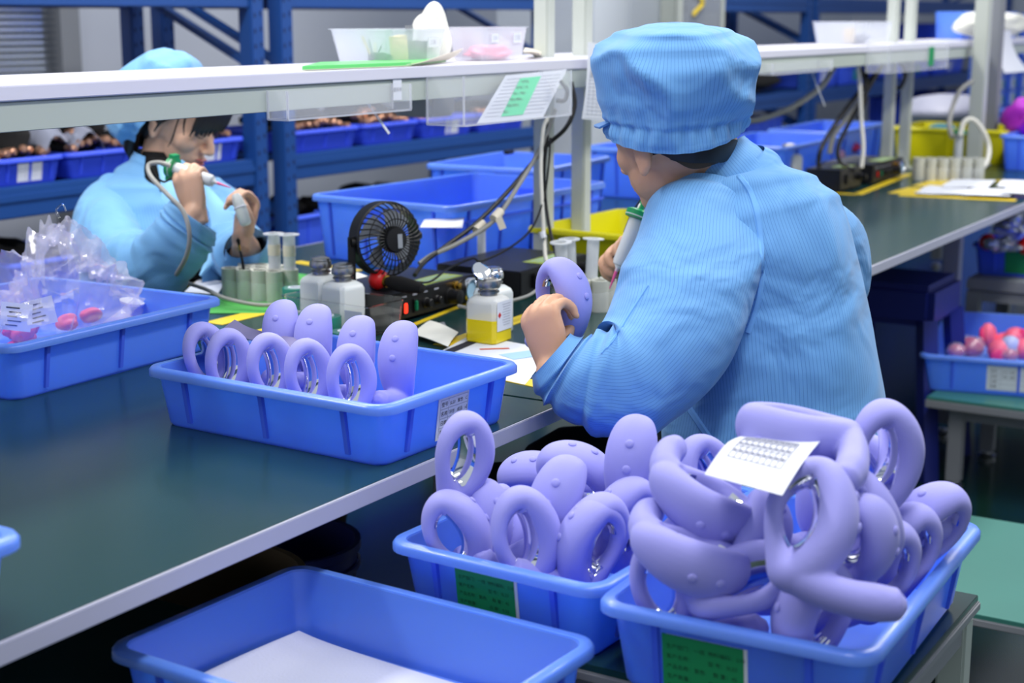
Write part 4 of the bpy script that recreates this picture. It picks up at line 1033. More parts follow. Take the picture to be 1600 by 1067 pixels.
text_mesh('print_line', '顾天宇', 0.0085, 'ink', tag_o, np.stack([V((1, 0, 0)), V((0, 0, 1)), V((0, -1, 0))], 1), (tg[0]-0.0125, 1.6025, 1.173))
a, b = PY(572, 157, 1.66), PY(608, 209, 1.63)
o = MB().bar(a, b, 0.008, 0.0016, up=(0.3, -1, 0)).build('plastic_strip', 'frosted'); tag(o, 'thin clear plastic strip dangling under the shelf', 'strip')
q = PY(675, 168, 1.80); o = MB().bbox((q[0], 1.82, q[2]+0.02), (0.085, 0.10, 0.075), 0.006).build('switch_box', 'edge_mid'); tag(o, 'grey switch box fixed under the shelf behind the acrylic tray', 'box')
# ---- things standing on the shelf
ZSH = 1.2145
xl, xr = PY(512, 46, 1.835)[0], PY(700, 46, 1.69)[0]
tb1 = tub('left frosted plastic tub on the shelf, packed with tools and a white bag', ((xl+xr)/2, 1.762), 0.0, xr-xl, 0.145, 0.064, 'tub_frost', ZSH, name='storage_tub', taper=0.012)
bx0 = (xl+xr)/2; wl1 = xr-xl
xl, xr = PY(697, 44, 1.77)[0], PY(826, 44, 1.675)[0]
tb2x = (xl+xr)/2
tb2 = tub('right frosted plastic tub on the shelf with pink parts at the bottom', (tb2x, 1.722), 0.0, xr-xl, 0.095, 0.066, 'tub_frost', ZSH, name='storage_tub', taper=0.008)
def wall_label(t, x, y, z, w, h, s):
    c = MB().box((x, y, z), (w, 0.0008, h)).build('label_card', 'paper', t, local=True, smooth=False)
    text_mesh('print_line', s, h*0.55, 'ink_grey', c, np.stack([V((1, 0, 0)), V((0, 0, 1)), V((0, -1, 0))], 1), (x-w*0.38, y-0.0006, z-h*0.2))
wall_label(tb1, 0.045, -0.0725, 0.040, 0.034, 0.018, '工具'); wall_label(tb2, 0.036, -0.0480, 0.046, 0.030, 0.020, '工具'); wall_label(tb2, -0.050, -0.0480, 0.046, 0.026, 0.016, '工具')
def small_box(name, label, cat, x, y, z, d, m, rz=0.0, tilt=0.0):
    R = (Matrix.Rotation(rz, 3, 'Z') @ Matrix.Rotation(tilt, 3, 'Y'))
    o = MB().box((x, y, z), d, R=R).build(name, m, smooth=False); return tag(o, label, cat)
small_box('card_box', 'kraft coloured small box in the left shelf tub', 'box', bx0-0.020, 1.725, ZSH+0.030, (0.030, 0.02, 0.045), 'kraft', 0, -0.12)
small_box('tool_block', 'dark block in the left shelf tub under its label', 'tool', bx0+0.055, 1.735, ZSH+0.024, (0.040, 0.02, 0.036), 'ink', 0.1, 0.05)
small_box('tool_block', 'dark flat block left in the left shelf tub', 'tool', bx0-0.050, 1.745, ZSH+0.012, (0.05, 0.03, 0.014), 'ink', 0.2, 0.15)
small_box('tool_block', 'upright dark strip at the right in the left shelf tub', 'tool', bx0+0.070, 1.765, ZSH+0.040, (0.012, 0.012, 0.062), 'edge_mid', 0.2, 0.05)
for k in range(4):
    x = bx0-0.070+0.012*k
    o = MB().bar((x, 1.75+0.006*k, ZSH+0.008), (x-0.018+0.008*k, 1.76, ZSH+0.052-0.006*k), 0.005, 0.003).build('tool_stick', ('kraft', 'edge_mid', 'paper_warm', 'ink')[k]); tag(o, ('kraft', 'grey', 'cream', 'dark')[k]+' stick leaning in the left end of the left shelf tub', 'tool')
def lump(name, label, cat, c, r, m, seed, amp=0.18, freq=1.6, n=36, k=22, parent=None, flat=False, ridge=False):
    nz = noise3(seed, freq, 14); th = np.linspace(0, 2*PI, n, endpoint=False); R = []
    for i in range(k+1):
        p = -PI/2+PI*i/k; row = []
        for a in th:
            d = V((math.cos(a)*max(math.cos(p), 1e-3), math.sin(a)*max(math.cos(p), 1e-3), math.sin(p)))
            v = nz(d*2.0); v = (1-2*abs(v)) if ridge else v
            row.append(V(c)+d*V(r)*(1+amp*v))
        R.append(row)
    o = MB().rings(R).build(name, m, parent, ang=(8 if flat else 60))
    if label: tag(o, label, cat)
    return o
q = PY(672, 55, 1.765)
lump('plastic_bag', 'white plastic bag bulging up out of the left shelf tub', 'bag', (q[0], 1.765, ZSH+0.055), (0.038, 0.035, 0.056), 'bag_white', 3, 0.22, 1.0)
lump('pink_parts', None, None, (tb2x, 1.722, ZSH+0.014), (0.062, 0.034, 0.016), 'pink_part', 8, 0.2, 2.0, flat=True); bpy.data.objects['pink_parts']['label'] = 'pile of pink silicone parts in the right shelf tub'; bpy.data.objects['pink_parts']['kind'] = 'stuff'; bpy.data.objects['pink_parts']['category'] = 'parts'
ga, gb, gc, gd = PY(472, 99, 1.63), PY(640, 106, 1.615), PY(697, 102, 1.70), PY(500, 90, 1.76)
o, G = paper('magazine', 'thick green magazine lying open-edged on the shelf, half over its edge', 'magazine', [ga, gb, gc, gd], 'brochure_green', 0.006, z=ZSH+0.005)
MB().sheet([[V(G[i, j])+V((0, 0, -0.0035)) for j in range(0, 14)] for i in range(0, 14)], 0.001).build('inner_pages', 'paper_warm', o)
Gp = np.zeros((8, 6, 3))
for i in range(8):
    for j in range(6):
        u, v = i/7, j/5; p = V(gb)*(1-v)+V(gc)*v
        Gp[i, j] = (p[0]+0.07*u-0.01, p[1], ZSH+0.004+0.022*u*u*(0.3+0.7*v))
MB().sheet(Gp, 0.0008).build('curled_page', 'paper_warm', o)
o, G = paper('paper_wrap', 'folded beige wrapping paper at the right end of the shelf tubs', 'paper', [PY(818, 94, 1.69), PY(842, 90, 1.66), PY(848, 82, 1.80), PY(822, 82, 1.82)], 'paper_warm', 0.002, 0.012, z=ZSH+0.004, seed=12)
# ---- hanging check sheet
ha, hb, hc, hd = PY(919, 66, 1.575), PY(968, 72, 1.575), PY(958, 190, 1.575), PY(909, 186, 1.575)
G = np.zeros((8, 5, 3))
for i in range(8):
    for j in range(5): u, v = i/7, j/4; G[i, j] = (ha*(1-v)+hb*v)*(1-u)+(hd*(1-v)+hc*v)*u+V((0, -0.004*math.sin(PI*u), 0))
o = MB().sheet(G, 0.0006).build('check_sheet', 'paper'); tag(o, 'white gridded check sheet hanging from the shelf beside the blue cap', 'paper')
HA = lambda u, v: (ha*(1-v)+hb*v)*(1-u)+(hd*(1-v)+hc*v)*u+V((0, -0.006, 0))
g = MB()
for k in range(17): g.bar(HA(0.20+0.046*k, 0.06), HA(0.20+0.046*k, 0.98), 0.0008, 0.0004, up=(0, -1, 0))
for k in range(7): g.bar(HA(0.20, 0.08+0.14*k), HA(0.94, 0.08+0.14*k), 0.0008, 0.0004, up=(0, -1, 0))
g.build('grid_lines', 'ink_grey', o, smooth=False)
q = PY(926, 112, 1.572); MB().lathe([(0.006, 0), (0.006, 0.008), (0.0001, 0.009)], q, 16, (0, -1, 0)).build('clip_bolt', 'steel', o)
# ---- cables
def cable(label, pts, r, m, name='cable'):
    o = MB().tube([PD(x, y, d) for x, y, d in pts], r, 8, 6).build(name, m); tag(o, label, 'cable'); return o
cable('thick black cable hanging from the shelf and sweeping down to the fan', [(893, 128, 3.1), (898, 165, 3.1), (884, 200, 3.1), (850, 232, 3.12), (800, 292, 3.1), (745, 348, 3.05), (700, 382, 3.02), (664, 409, 2.98), (648, 430, 2.93)], 0.0045, 'black_plastic')
cable('short black cable end curling under the shelf bracket', [(876, 126, 3.1), (886, 142, 3.1), (882, 157, 3.1), (869, 157, 3.1)], 0.0045, 'black_plastic')
cable('grey air hose taped to the thick black cable', [(868, 170, 3.1), (848, 225, 3.12), (806, 296, 3.08), (770, 346, 3.05), (716, 380, 3.02), (676, 398, 3.0), (655, 412, 2.98)], 0.0048, 'grey_cable')
cable('white cable running straight down the pale post to the bench', [(855, 185, 3.12), (848, 205, 3.1), (845, 260, 3.1), (847, 320, 3.1), (850, 370, 3.1), (853, 405, 3.08), (864, 432, 3.05)], 0.0042, 'white_cable')
cable('black cable beside the white one on the pale post', [(850, 176, 3.14), (856, 205, 3.12), (850, 262, 3.12), (853, 320, 3.12), (862, 372, 3.1), (874, 414, 3.08), (884, 440, 3.05)], 0.0036, 'black_plastic')
cable('thin black wire looping over the second controller', [(860, 215, 3.1), (857, 262, 3.1), (849, 312, 3.1), (830, 358, 3.08), (795, 388, 3.05), (752, 408, 3.0), (738, 404, 2.98), (700, 420, 2.95), (672, 440, 2.87), (645, 440, 2.83)], 0.0022, 'black_plastic')
cable('thin grey tube coming out beside the yellow liquid bottle', [(716, 478, 2.76), (745, 482, 2.74), (790, 472, 2.78), (825, 462, 2.82), (845, 448, 2.86)], 0.0032, 'grey_cable')
for px, py, lb in ((776, 336, 'beige tape wrapped round the cable and hose, upper one'), (748, 354, 'beige tape wrapped round the cable and hose, lower one')):
    a = PD(px-5, py+6, 3.045); b = PD(px+6, py-6, 3.06)
    o = MB().cyl(a, b, 0.0095, 14).build('tape_wrap', 'paper_warm'); tag(o, lb, 'tape')
a = PD(779, 340, 3.035); b = PD(786, 358, 3.035); o = MB().bar(a, b, 0.014, 0.0012, up=(-1, -0.6, 0)).build('tape_end', 'paper_warm'); tag(o, 'loose beige tape end dangling from the cable', 'tape')
o = MB().cyl(PD(846, 362, 3.09), PD(849, 372, 3.09), 0.007, 12).build('tape_wrap', 'paper'); tag(o, 'white tape wrapped round the cables on the pale post', 'tape')
# ---- film bag with pink parts in the left crate
fb = P(88, 505, 0.80)
def film_bag():
    nz = noise3(11, 2.2, 18); nz2 = noise3(12, 6.0, 22); n, k = 90, 60; R = []
    for i in range(k+1):
        p = -0.12+(PI/2+0.12)*i/k; row = []
        for j in range(n):
            a = 2*PI*j/n; d = V((math.cos(a)*math.cos(p), math.sin(a)*math.cos(p), math.sin(p)))
            s = 1+0.20*(1-2*abs(nz(d*2)))+0.07*(1-2*abs(nz2(d*2)))
            row.append(fb+d*V((0.135, 0.135, 0.165))*s+V((0, 0, -0.02)))
        R.append(row)
    return MB().rings(R, False, True).build('film_bag', 'film_sheet', ang=12)
m = mat('film_sheet', (0.86, 0.86, 0.96), 0.10, alpha=0.27, spec=0.9, coat=0.6)
o = film_bag(); tag(o, 'crumpled clear film bag swelling out of the left crate', 'bag')
hb_ = PD(97, 330, 2.12); o2 = MB().tube([PD(93, 340, 2.0), PD(88, 328, 2.0), PD(98, 319, 2.0), PD(103, 330, 2.0)], 0.0012, 6, 5).build('bag_tie', 'clear', o)
for k in range(16):
    x = fb[0]+RNG.uniform(-0.12, 0.10); y = fb[1]+RNG.uniform(-0.10, 0.12)
    o = lump('pink_part', '%s pink silicone part in the film bag of the left crate' % ('pale', 'hot')[k % 2], 'part', (x, y, 0.772+0.012*(k % 3)), (0.022, 0.016, 0.013), ('pink_part', 'hot_pink')[k % 2], k, 0.15, 1.2, 16, 10)
    o['group'] = 'pink parts in the film bag'; o['label'] = 'pink silicone part inside the film bag of the left crate'
for px, py, rz, tl_, lb, s in ((25, 495, 0.5, 0.9, 'white printed card leaning at the left in the left crate', 0), (62, 488, 0.1, 1.0, 'white printed card beside the other in the left crate', 1)):
    q = P(px, py, 0.835); R = np.stack([RT, UP, -FW], 1) @ np.array(Matrix.Rotation(0.25 if s else -0.1, 3, 'Z'))
    o = MB().box(q, (0.050, 0.044, 0.0008), R=R).build('printed_card', 'paper', smooth=False); tag(o, lb, 'card')
    g = MB()
    for k in range(5): g.box(q+R @ V((-0.006+0.004*(k % 2), 0.014-0.007*k, 0.0008)), (0.022-0.003*(k % 3), 0.002, 0.0004), R=R)
    g.build('print_rows', 'ink', o, smooth=False)
q = P(206, 474, 0.815); o = MB().lathe([(0.020, 0), (0.022, 0.004), (0.012, 0.008), (0.0001, 0.009)], q, 24, (0.1, -0.2, 1)).build('round_cap', 'paper'); tag(o, 'white round cap with faint print in the left crate', 'cap')
q0 = P(15, 868, ZB+0.088)
# ================================================================ people
DV = FH*1.0
def garment(name, m, parent, pts, ra, rb, up=None, n=72, sub=8, amp=0.006, freq=16.0, seed=1, cap0=False, cap1=False, folds=(), thick=0.0, pinch=None, rot=0.0):
    """cloth tube: pts (px, py, depth) down the limb, ra = half-width in photo pixels across it, rb = half-depth in metres"""
    C_ = V([PD(*p) for p in pts]); RA = V([r*p[2]/F for r, p in zip(ra, pts)])
    Pp, A_ = spline(C_, sub, RA); _, B_ = spline(C_, sub, V(rb))
    R = tube_rings(Pp, A_, B_, n, up=(FH if up is None else up))
    if rot: R = np.roll(R, int(rot*n), axis=1)
    nz = noise3(seed, freq, 16); nz2 = noise3(seed+50, freq*2.3, 16)
    mid = R.mean(1, keepdims=True); N = R-mid; N /= np.maximum(np.linalg.norm(N, axis=2, keepdims=True), 1e-9)
    k = R.shape[0]; t = np.linspace(0, 1, k)[:, None]; th = np.linspace(0, 2*PI, n, endpoint=False)[None, :]
    D = amp*(1-2*np.abs(np.tanh(nz(R))))+amp*0.35*nz2(R)
    for (t0, w, a, fr, ph) in folds:                     # folds gathered round one place on the limb
        D = D+a*np.exp(-((t-t0)/w)**2)*np.sin(fr*(t-t0)*10+1.5*np.sin(th+ph)+ph)
    R = R+N*D[:, :, None]
    mb = MB().rings(R, cap0, cap1, uv=True)
    return mb.build(name, m, parent, ang=75), R
def ell(mb, c, fr, off, rad, n=18, k=12):
    """ellipsoid in a head frame fr = (forward, right, up)"""
    f, r, u = fr; cc = V(c)+f*off[0]+r*off[1]+u*off[2]; th = np.linspace(0, 2*PI, n, endpoint=False); R = []
    for i in range(k+1):
        p = -PI/2+PI*i/k; cp = max(math.cos(p), 1e-3)
        R.append(cc+np.cos(th)[:, None]*cp*rad[0]*f+np.sin(th)[:, None]*cp*rad[1]*r+math.sin(p)*rad[2]*u)
    mb.rings(R)
def frame(f, tilt=0.0):
    f = V(f); f /= np.linalg.norm(f); r = np.cross(f, V((0, 0, 1))); r /= np.linalg.norm(r); u = np.cross(r, f)
    if tilt: r, u = r*math.cos(tilt)+u*math.sin(tilt), u*math.cos(tilt)-r*math.sin(tilt)
    return f, r, u
def head(mb, c, fr, s=1.0, slim=1.0, ear=0.0):
    S = lambda o, r: ell(mb, c, fr, V(o)*s, V(r)*s)
    S((-0.010, 0, 0.022), (0.098, 0.077*slim, 0.100)); S((0.030, 0, 0.000), (0.062, 0.066*slim, 0.075))
    S((0.028, 0, -0.050), (0.060, 0.055*slim, 0.058)); S((0.052, 0, -0.088), (0.030, 0.030*slim, 0.024))
    S((0.070, 0, 0.035), (0.022, 0.050*slim, 0.030))
    for q in (-1, 1):
        S((0.056, q*0.034, -0.022), (0.030, 0.026, 0.028)); S((0.079, q*0.030, 0.003), (0.007, 0.015, 0.009))
        S((-0.002, q*0.077*slim, -0.008+ear), (0.016, 0.009, 0.030)); S((-0.008, q*0.081*slim, 0.002+ear), (0.013, 0.007, 0.017)); S((0.002, q*0.077*slim, -0.030+ear), (0.009, 0.007, 0.012))
        S((0.098, q*0.010, -0.036), (0.009, 0.009, 0.007))
    f, r, u = fr
    P_ = lambda a, b, d: V(c)+(f*a+r*b+u*d)*s
    Pn, Rn = spline([P_(0.084, 0, 0.016), P_(0.094, 0, -0.004), P_(0.104, 0, -0.022), P_(0.109, 0, -0.033)], 4, [0.007*s, 0.0075*s, 0.009*s, 0.0095*s])
    mb.rings(tube_rings(Pn, Rn, Rn, 12)); S((0.107, 0, -0.033), (0.010, 0.011, 0.009))
    S((0.086, 0, -0.057), (0.012, 0.021, 0.006)); S((0.084, 0, -0.069), (0.012, 0.018, 0.006)); S((0.076, 0, -0.062), (0.014, 0.026, 0.018))
def limb(mb, pts, rad, n=20, sub=5, flat=1.0, up=None):
    Pp, Rr = spline(V(pts), sub, rad); mb.rings(tube_rings(Pp, Rr, Rr*flat, n, up=up))
    mb.ball(Pp[0], Rr[0]*0.99, n, 8); mb.ball(Pp[-1], Rr[-1]*0.99, n, 8)
def hand(mb, w, d, nrm, side, curl, thumb, s=1.0, spread=0.05):
    """w wrist, d towards the knuckles, nrm out of the back of the hand, side +1/-1 for the thumb's side"""
    d = V(d); d /= np.linalg.norm(d); z = V(nrm); z = z-d*(z @ d); z /= np.linalg.norm(z); y = np.cross(z, d)*side
    L = lambda a, b, c: V(w)+(d*a+y*b+z*c)*s
    th = np.linspace(0, 2*PI, 20, endpoint=False); R = []
    for a, hw, ht, cc in ((-0.03, 0.026, 0.020, 0), (0.0, 0.027, 0.018, 0), (0.022, 0.034, 0.017, -0.001), (0.05, 0.040, 0.016, 0), (0.078, 0.041, 0.0135, 0.001), (0.090, 0.037, 0.010, 0)):
        R.append([L(a, hw*math.cos(q), ht*math.sin(q)+cc) for q in th])
    mb.rings(R)
    for i, (yy, ln, x0) in enumerate(((0.030, 0.070, 0.082), (0.0105, 0.078, 0.087), (-0.0095, 0.072, 0.085), (-0.029, 0.057, 0.078))):
        c1, c2, c3 = curl[i]; p = [(x0-0.02, yy*0.9, 0.0), (x0, yy, 0.001)]; a = 0.0; x, zz = x0, 0.001; yv = yy
        for seg, cu in zip((0.46, 0.30, 0.24), (c1, c2, c3)):
            a += math.radians(cu); x += math.cos(a)*ln*seg; zz -= math.sin(a)*ln*seg; yv += (yy*spread)*seg*(1 if a < 1 else 0); p.append((x, yv, zz))
        Q = [L(*q) for q in p]; r0 = (0.0095, 0.0098, 0.0093, 0.0083)[i]*s
        Pp, Rr = spline(Q, 4, [r0*1.02, r0*1.05, r0*1.0, r0*0.93, r0*0.70]); mb.rings(tube_rings(Pp, Rr, Rr, 12)); mb.ball(Q[-1], r0*0.70, 12, 8)
    Q = [L(*q) for q in thumb]; r0 = 0.0115*s
    Pp, Rr = spline(Q, 4, [r0*1.35, r0*1.25, r0, r0*0.75]); mb.rings(tube_rings(Pp, Rr, Rr, 12)); mb.ball(Q[-1], r0*0.75, 12, 8)
def bouffant(name, m, parent, c, ax, side, rows, seed, pleats=26, pa=0.003, amp=0.007, sag=None, n=120, freq=20):
    """gathered cap: rows (height along ax, radius along side, radius across)"""
    ax = V(ax)/np.linalg.norm(ax); side = V(side); side = side-ax*(side @ ax); side /= np.linalg.norm(side); oth = np.cross(ax, side)
    nz = noise3(seed, freq, 16); th = np.linspace(0, 2*PI, n, endpoint=False)
    H_, Ra = spline(V([[r[0], 0, 0] for r in rows]), 5, V([r[1] for r in rows])); _, Rb = spline(V([[r[0], 0, 0] for r in rows]), 5, V([r[2] for r in rows]))
    R = []; k = len(H_)
    rs = np.random.RandomState(seed); ph = np.cumsum(rs.uniform(0.5, 1.5, n)); ph = ph/ph[-1]*2*PI*pleats
    for i in range(k):
        t = i/(k-1); base = V(c)+ax*H_[i, 0]
        d = np.cos(th)[:, None]*side*Ra[i]+np.sin(th)[:, None]*oth*Rb[i]
        P_ = base+d
        e = pa*math.exp(-((t-0.16)/0.16)**2)*np.sin(ph)+amp*min(1, t*5)*(1-2*np.abs(np.tanh(nz(P_))))*(1 if t > 0.06 else 0.2)
        P_ = P_+(d/np.maximum(np.linalg.norm(d, axis=1, keepdims=True), 1e-6))*e[:, None]
        if sag is not None: P_ = P_+ax*(sag(th)*max(0, 1-t*2.2))[:, None]
        R.append(P_)
    return MB().rings(R, False, True, uv=True).build(name, m, parent, ang=75)
# ---------------------------------------------------------------- the man
man_c = PD(1200, 600, 2.36)
mb = MB()
fm = frame(FH*0.72-RT*0.70-V((0, 0, 0.30)))
hc = PD(1060, 205, 2.325)+fm[0]*0.010
head(mb, hc, fm, 1.0, 1.06, -0.020)
limb(mb, [PD(1152, 318, 2.36), PD(1116, 262, 2.35), PD(1070, 215, 2.335)], [0.058, 0.055, 0.056])
limb(mb, [PD(1205, 760, 2.38), PD(1200, 600, 2.38), PD(1180, 440, 2.37), PD(1162, 360, 2.37)], [0.130, 0.120, 0.112, 0.075], 28)
limb(mb, [PD(1110, 345, 2.32), PD(1062, 470, 2.22), PD(1000, 590, 2.16)], [0.055, 0.048, 0.042])
lw = PD(866, 582, 2.15)
limb(mb, [PD(1000, 590, 2.16), PD(925, 580, 2.15), lw], [0.042, 0.038, 0.027])
rw = PD(1040, 404, 2.66)
limb(mb, [PD(1262, 372, 2.46), PD(1270, 470, 2.58), PD(1180, 470, 2.68), rw], [0.055, 0.045, 0.040, 0.027])
hand(mb, lw+UP*0.004, UP*0.85-RT*0.22+FH*0.15, -RT*0.70-FH*0.62+UP*0.1, 1, ((55, 60, 40), (58, 62, 40), (60, 62, 40), (62, 60, 40)), [(0.012, 0.014, -0.010), (0.030, 0.020, -0.030), (0.050, 0.012, -0.050), (0.068, 0.002, -0.060)], 0.98)
hand(mb, rw, -RT*0.92+UP*0.18+FH*0.10, UP*0.75+FH*0.55, -1, ((40, 65, 40), (50, 70, 40), (58, 70, 40), (62, 70, 40)), [(0.012, 0.022, -0.004), (0.036, 0.040, -0.010), (0.060, 0.036, 0.006), (0.082, 0.026, 0.016)], 0.95)
hipc = PD(1205, 760, 2.38)
kn = []
for sx in (-0.10, 0.11):
    h0 = V((hipc[0]+sx, hipc[1]+0.02, 0.50)); k0 = V((hipc[0]+sx*1.3, hipc[1]+0.46, 0.50)); f0 = V((k0[0], k0[1]-0.08, 0.09)); kn.append((h0, k0, f0))
    limb(mb, [h0, (h0+k0)/2, k0, (k0+f0)/2, f0], [0.088, 0.078, 0.058, 0.050, 0.038])
    limb(mb, [f0+V((0, -0.03, -0.045)), f0+V((0, 0.08, -0.055)), f0+V((0, 0.17, -0.062))], [0.040, 0.038, 0.026])
man_me = remeshed(mb, 'person', 0.0042, 2)
man = link('person', man_me, 'skin'); tag(man, 'seated man in a pale blue coat and cap seen from behind, holding a massager', 'person')
for (h0, k0, f0), s in zip(kn, 'lr'):
    Pp, Rr = spline(V([h0-V((0, 0.05, 0)), (h0+k0)/2, k0, (k0+f0)/2, f0]), 6, [0.112, 0.098, 0.076, 0.068, 0.062])
    MB().rings(tube_rings(Pp, Rr, Rr, 32)).build('trouser_leg', 'black_cloth', man)
    sh = MB(); Pp, Rr = spline(V([f0+V((0, -0.045, -0.050)), f0+V((0, 0.0, -0.040)), f0+V((0, 0.09, -0.050)), f0+V((0, 0.19, -0.058))]), 5, [0.036, 0.050, 0.046, 0.024])
    sh.rings(tube_rings(Pp, Rr*1.0, Rr*0.78, 24)); sh.build('shoe', 'black_plastic', man)
cloth = 'cloth_blue'
garment('coat_body', cloth, man, [(1203, 790, 2.37), (1203, 745, 2.37), (1206, 690, 2.37), (1208, 620, 2.37), (1204, 540, 2.37), (1196, 470, 2.37), (1178, 405, 2.36), (1162, 350, 2.36), (1152, 305, 2.36), (1146, 272, 2.36), (1138, 252, 2.355)],
        [178, 174, 168, 162, 160, 157, 158, 151, 118, 74, 60], [0.170, 0.165, 0.160, 0.152, 0.148, 0.148, 0.150, 0.145, 0.115, 0.085, 0.072], amp=0.009, freq=7, seed=4, n=110)
o, R = garment('collar', cloth, man, [(1150, 290, 2.355), (1137, 272, 2.352), (1122, 252, 2.350), (1116, 243, 2.350)], [70, 64, 58, 56], [0.080, 0.074, 0.066, 0.064], amp=0.0008, freq=10, seed=8)
garment('sleeve', cloth, man, [(1118, 318, 2.335), (1108, 350, 2.315), (1090, 430, 2.255), (1054, 518, 2.195), (985, 588, 2.145), (920, 588, 2.145), (884, 572, 2.15), (862, 553, 2.15)],
        [70, 90, 98, 106, 98, 78, 58, 46], [0.075, 0.090, 0.092, 0.090, 0.082, 0.066, 0.050, 0.042], amp=0.012, freq=9, seed=21, n=120, sub=12,
        folds=((0.64, 0.06, 0.006, 8.0, 0.6), (0.84, 0.05, 0.006, 9.0, 2.2)))
garment('sleeve', cloth, man, [(1255, 332, 2.43), (1285, 385, 2.44), (1292, 450, 2.50), (1240, 480, 2.62), (1150, 450, 2.68), (1060, 412, 2.68), (1010, 396, 2.665)],
        [52, 66, 62, 58, 52, 46, 40], [0.07, 0.08, 0.08, 0.07, 0.06, 0.052, 0.044], amp=0.005, freq=13, seed=33, folds=())
# seam along the armhole, laid on the coat as a narrow raised strip
def surf_strip(name, pts, w, m, parent, lift):
    Q, _ = spline(V([PD(*p) for p in pts]), 6); g = MB(); A_ = []; 
    for i in range(len(Q)):
        tdir = Q[min(i+1, len(Q)-1)]-Q[max(i-1, 0)]; tdir /= np.linalg.norm(tdir); sd = np.cross(tdir, -FW); sd /= np.linalg.norm(sd)
        A_.append([Q[i]-sd*w/2-FW*lift*0.2, Q[i]-FW*lift, Q[i]+sd*w/2-FW*lift*0.2])
    g.sheet(np.array(A_), 0.001).build(name, m, parent)
bouf_rows = [(-0.082, 0.104, 0.108), (-0.070, 0.106, 0.110), (-0.058, 0.105, 0.109), (-0.048, 0.114, 0.114), (-0.020, 0.125, 0.122), (0.018, 0.127, 0.124), (0.050, 0.112, 0.110), (0.070, 0.084, 0.084), (0.081, 0.042, 0.042), (0.085, 0.004, 0.004)]
cc0 = PD(1054, 125, 2.312)
capo = bouffant('cap', cloth, man, cc0, V((0, 0, 1))-FH*0.06-RT*0.03, RT, bouf_rows, 12, 22, 0.0045, 0.010, sag=lambda th: -0.014*np.maximum(0, np.cos(th-math.atan2(-0.95, -0.10)))**2+0.006*np.maximum(0, np.cos(th-math.atan2(-0.3, 0.95)))**4, freq=18)
from mathutils.bvhtree import BVHTree
def on_cloth(name, objs, px, w, lift, m, parent):
    """a stitched seam: narrow strip laid on the garment surface"""
    tr = [BVHTree.FromPolygons([v.co[:] for v in o_.data.vertices], [p_.vertices[:] for p_ in o_.data.polygons]) for o_ in objs]
    Q, _ = spline(V([(x, y, 0) for x, y in px]), 8); pts = []
    for x, y, _z in Q:
        d = ray(x, y); d = d/np.linalg.norm(d); best = None
        for t_ in tr:
            h = t_.ray_cast(Vector(C0), Vector(d))
            if h[0] is not None and (best is None or h[3] < best[1]): best = (V(h[0]), h[3], V(h[1]))
        if best: pts.append((best[0], best[2] if best[2] @ d < 0 else -best[2]))
    G_ = []
    for i in range(len(pts)):
        t_ = pts[min(i+1, len(pts)-1)][0]-pts[max(i-1, 0)][0]; t_ /= max(np.linalg.norm(t_), 1e-9)
        nn = pts[i][1]; sd = np.cross(t_, nn); sd /= np.linalg.norm(sd)
        G_.append([pts[i][0]-sd*w/2-nn*0.001, pts[i][0]-sd*w/4+nn*lift, pts[i][0]+sd*w/4+nn*lift, pts[i][0]+sd*w/2-nn*0.001])
    return MB().sheet(np.array(G_), 0.0006).build(name, m, parent)
coat = [c_ for c_ in man.children if c_.name.startswith(('coat_body', 'sleeve'))]
on_cloth('seam', coat, [(1152, 272), (1172, 300), (1185, 345), (1191, 400), (1188, 450), (1180, 486), (1168, 520)], 0.010, 0.0016, 'cloth_seam' if 'cloth_seam' in M else mat('cloth_seam', rgb(108, 166, 226), 0.8), man)
on_cloth('hem_fold', coat, [(1078, 640), (1098, 670), (1122, 705), (1140, 735)], 0.012, 0.003, 'cloth_seam', man)
on_cloth('sleeve_fold', coat, [(1012, 446), (985, 488), (958, 530), (940, 552)], 0.005, 0.0014, 'cloth_seam', man)
# elastic channel of the cap (a rolled band round the lower edge) and the short peak in front
f_, r_, u_ = fm
G = np.zeros((5, 13, 3))
for i in range(5):
    for j in range(13):
        a = (j/12-0.5)*2.0; d = f_*math.cos(a)+r_*math.sin(a); d = d-V((0, 0, d[2])); d /= np.linalg.norm(d)
        G[i, j] = cc0+V((0, 0, -0.060))+d*(0.094+0.030*i/4*math.cos(a*0.72))+V((0, 0, -0.010*i/4))
MB().sheet(G, 0.003).build('cap_peak', cloth, capo)
# hair at the nape: a shell over the back of the skull
def hair_shell(name, parent, c, fr, rad, phis, vs, off=(0, 0, 0), n=40, k=20, m='hair', seed=3, rag=0.006):
    f, r, u = fr; G = np.zeros((k, n, 3)); nz = noise3(seed, 60)
    for i in range(k):
        for j in range(n):
            ph = phis[0]+(phis[1]-phis[0])*j/(n-1); v0, v1 = vs(ph); vv = v0+(v1-v0)*i/(k-1)
            d = V((math.cos(ph)*math.cos(vv)*rad[0], math.sin(ph)*math.cos(vv)*rad[1], math.sin(vv)*rad[2]))
            p = V(c)+f*(d[0]+off[0])+r*(d[1]+off[1])+u*(d[2]+off[2]); G[i, j] = p+(-u*rag*nz(p) if i == 0 else 0)
    return MB().sheet(G, 0.006).build(name, m, parent)
hair_shell('hair', man, hc, fm, (0.099, 0.083, 0.106), (math.radians(98), math.radians(263)), lambda ph: (-0.78+0.40*(1-math.sin((ph-math.radians(100))/math.radians(160)*PI))**2, -0.44), off=(-0.006, 0, 0.012))
massager(PD(872, 466, 2.225), (-0.10, 0, 1), (0.82, -0.57, 0), 'held up in the left hand of the man', None, 1.12, var='C')
ax = PD(990, 352, 2.60)-PD(962, 424, 2.60); axn = ax/np.linalg.norm(ax)
b_ = PD(963, 424, 2.60)
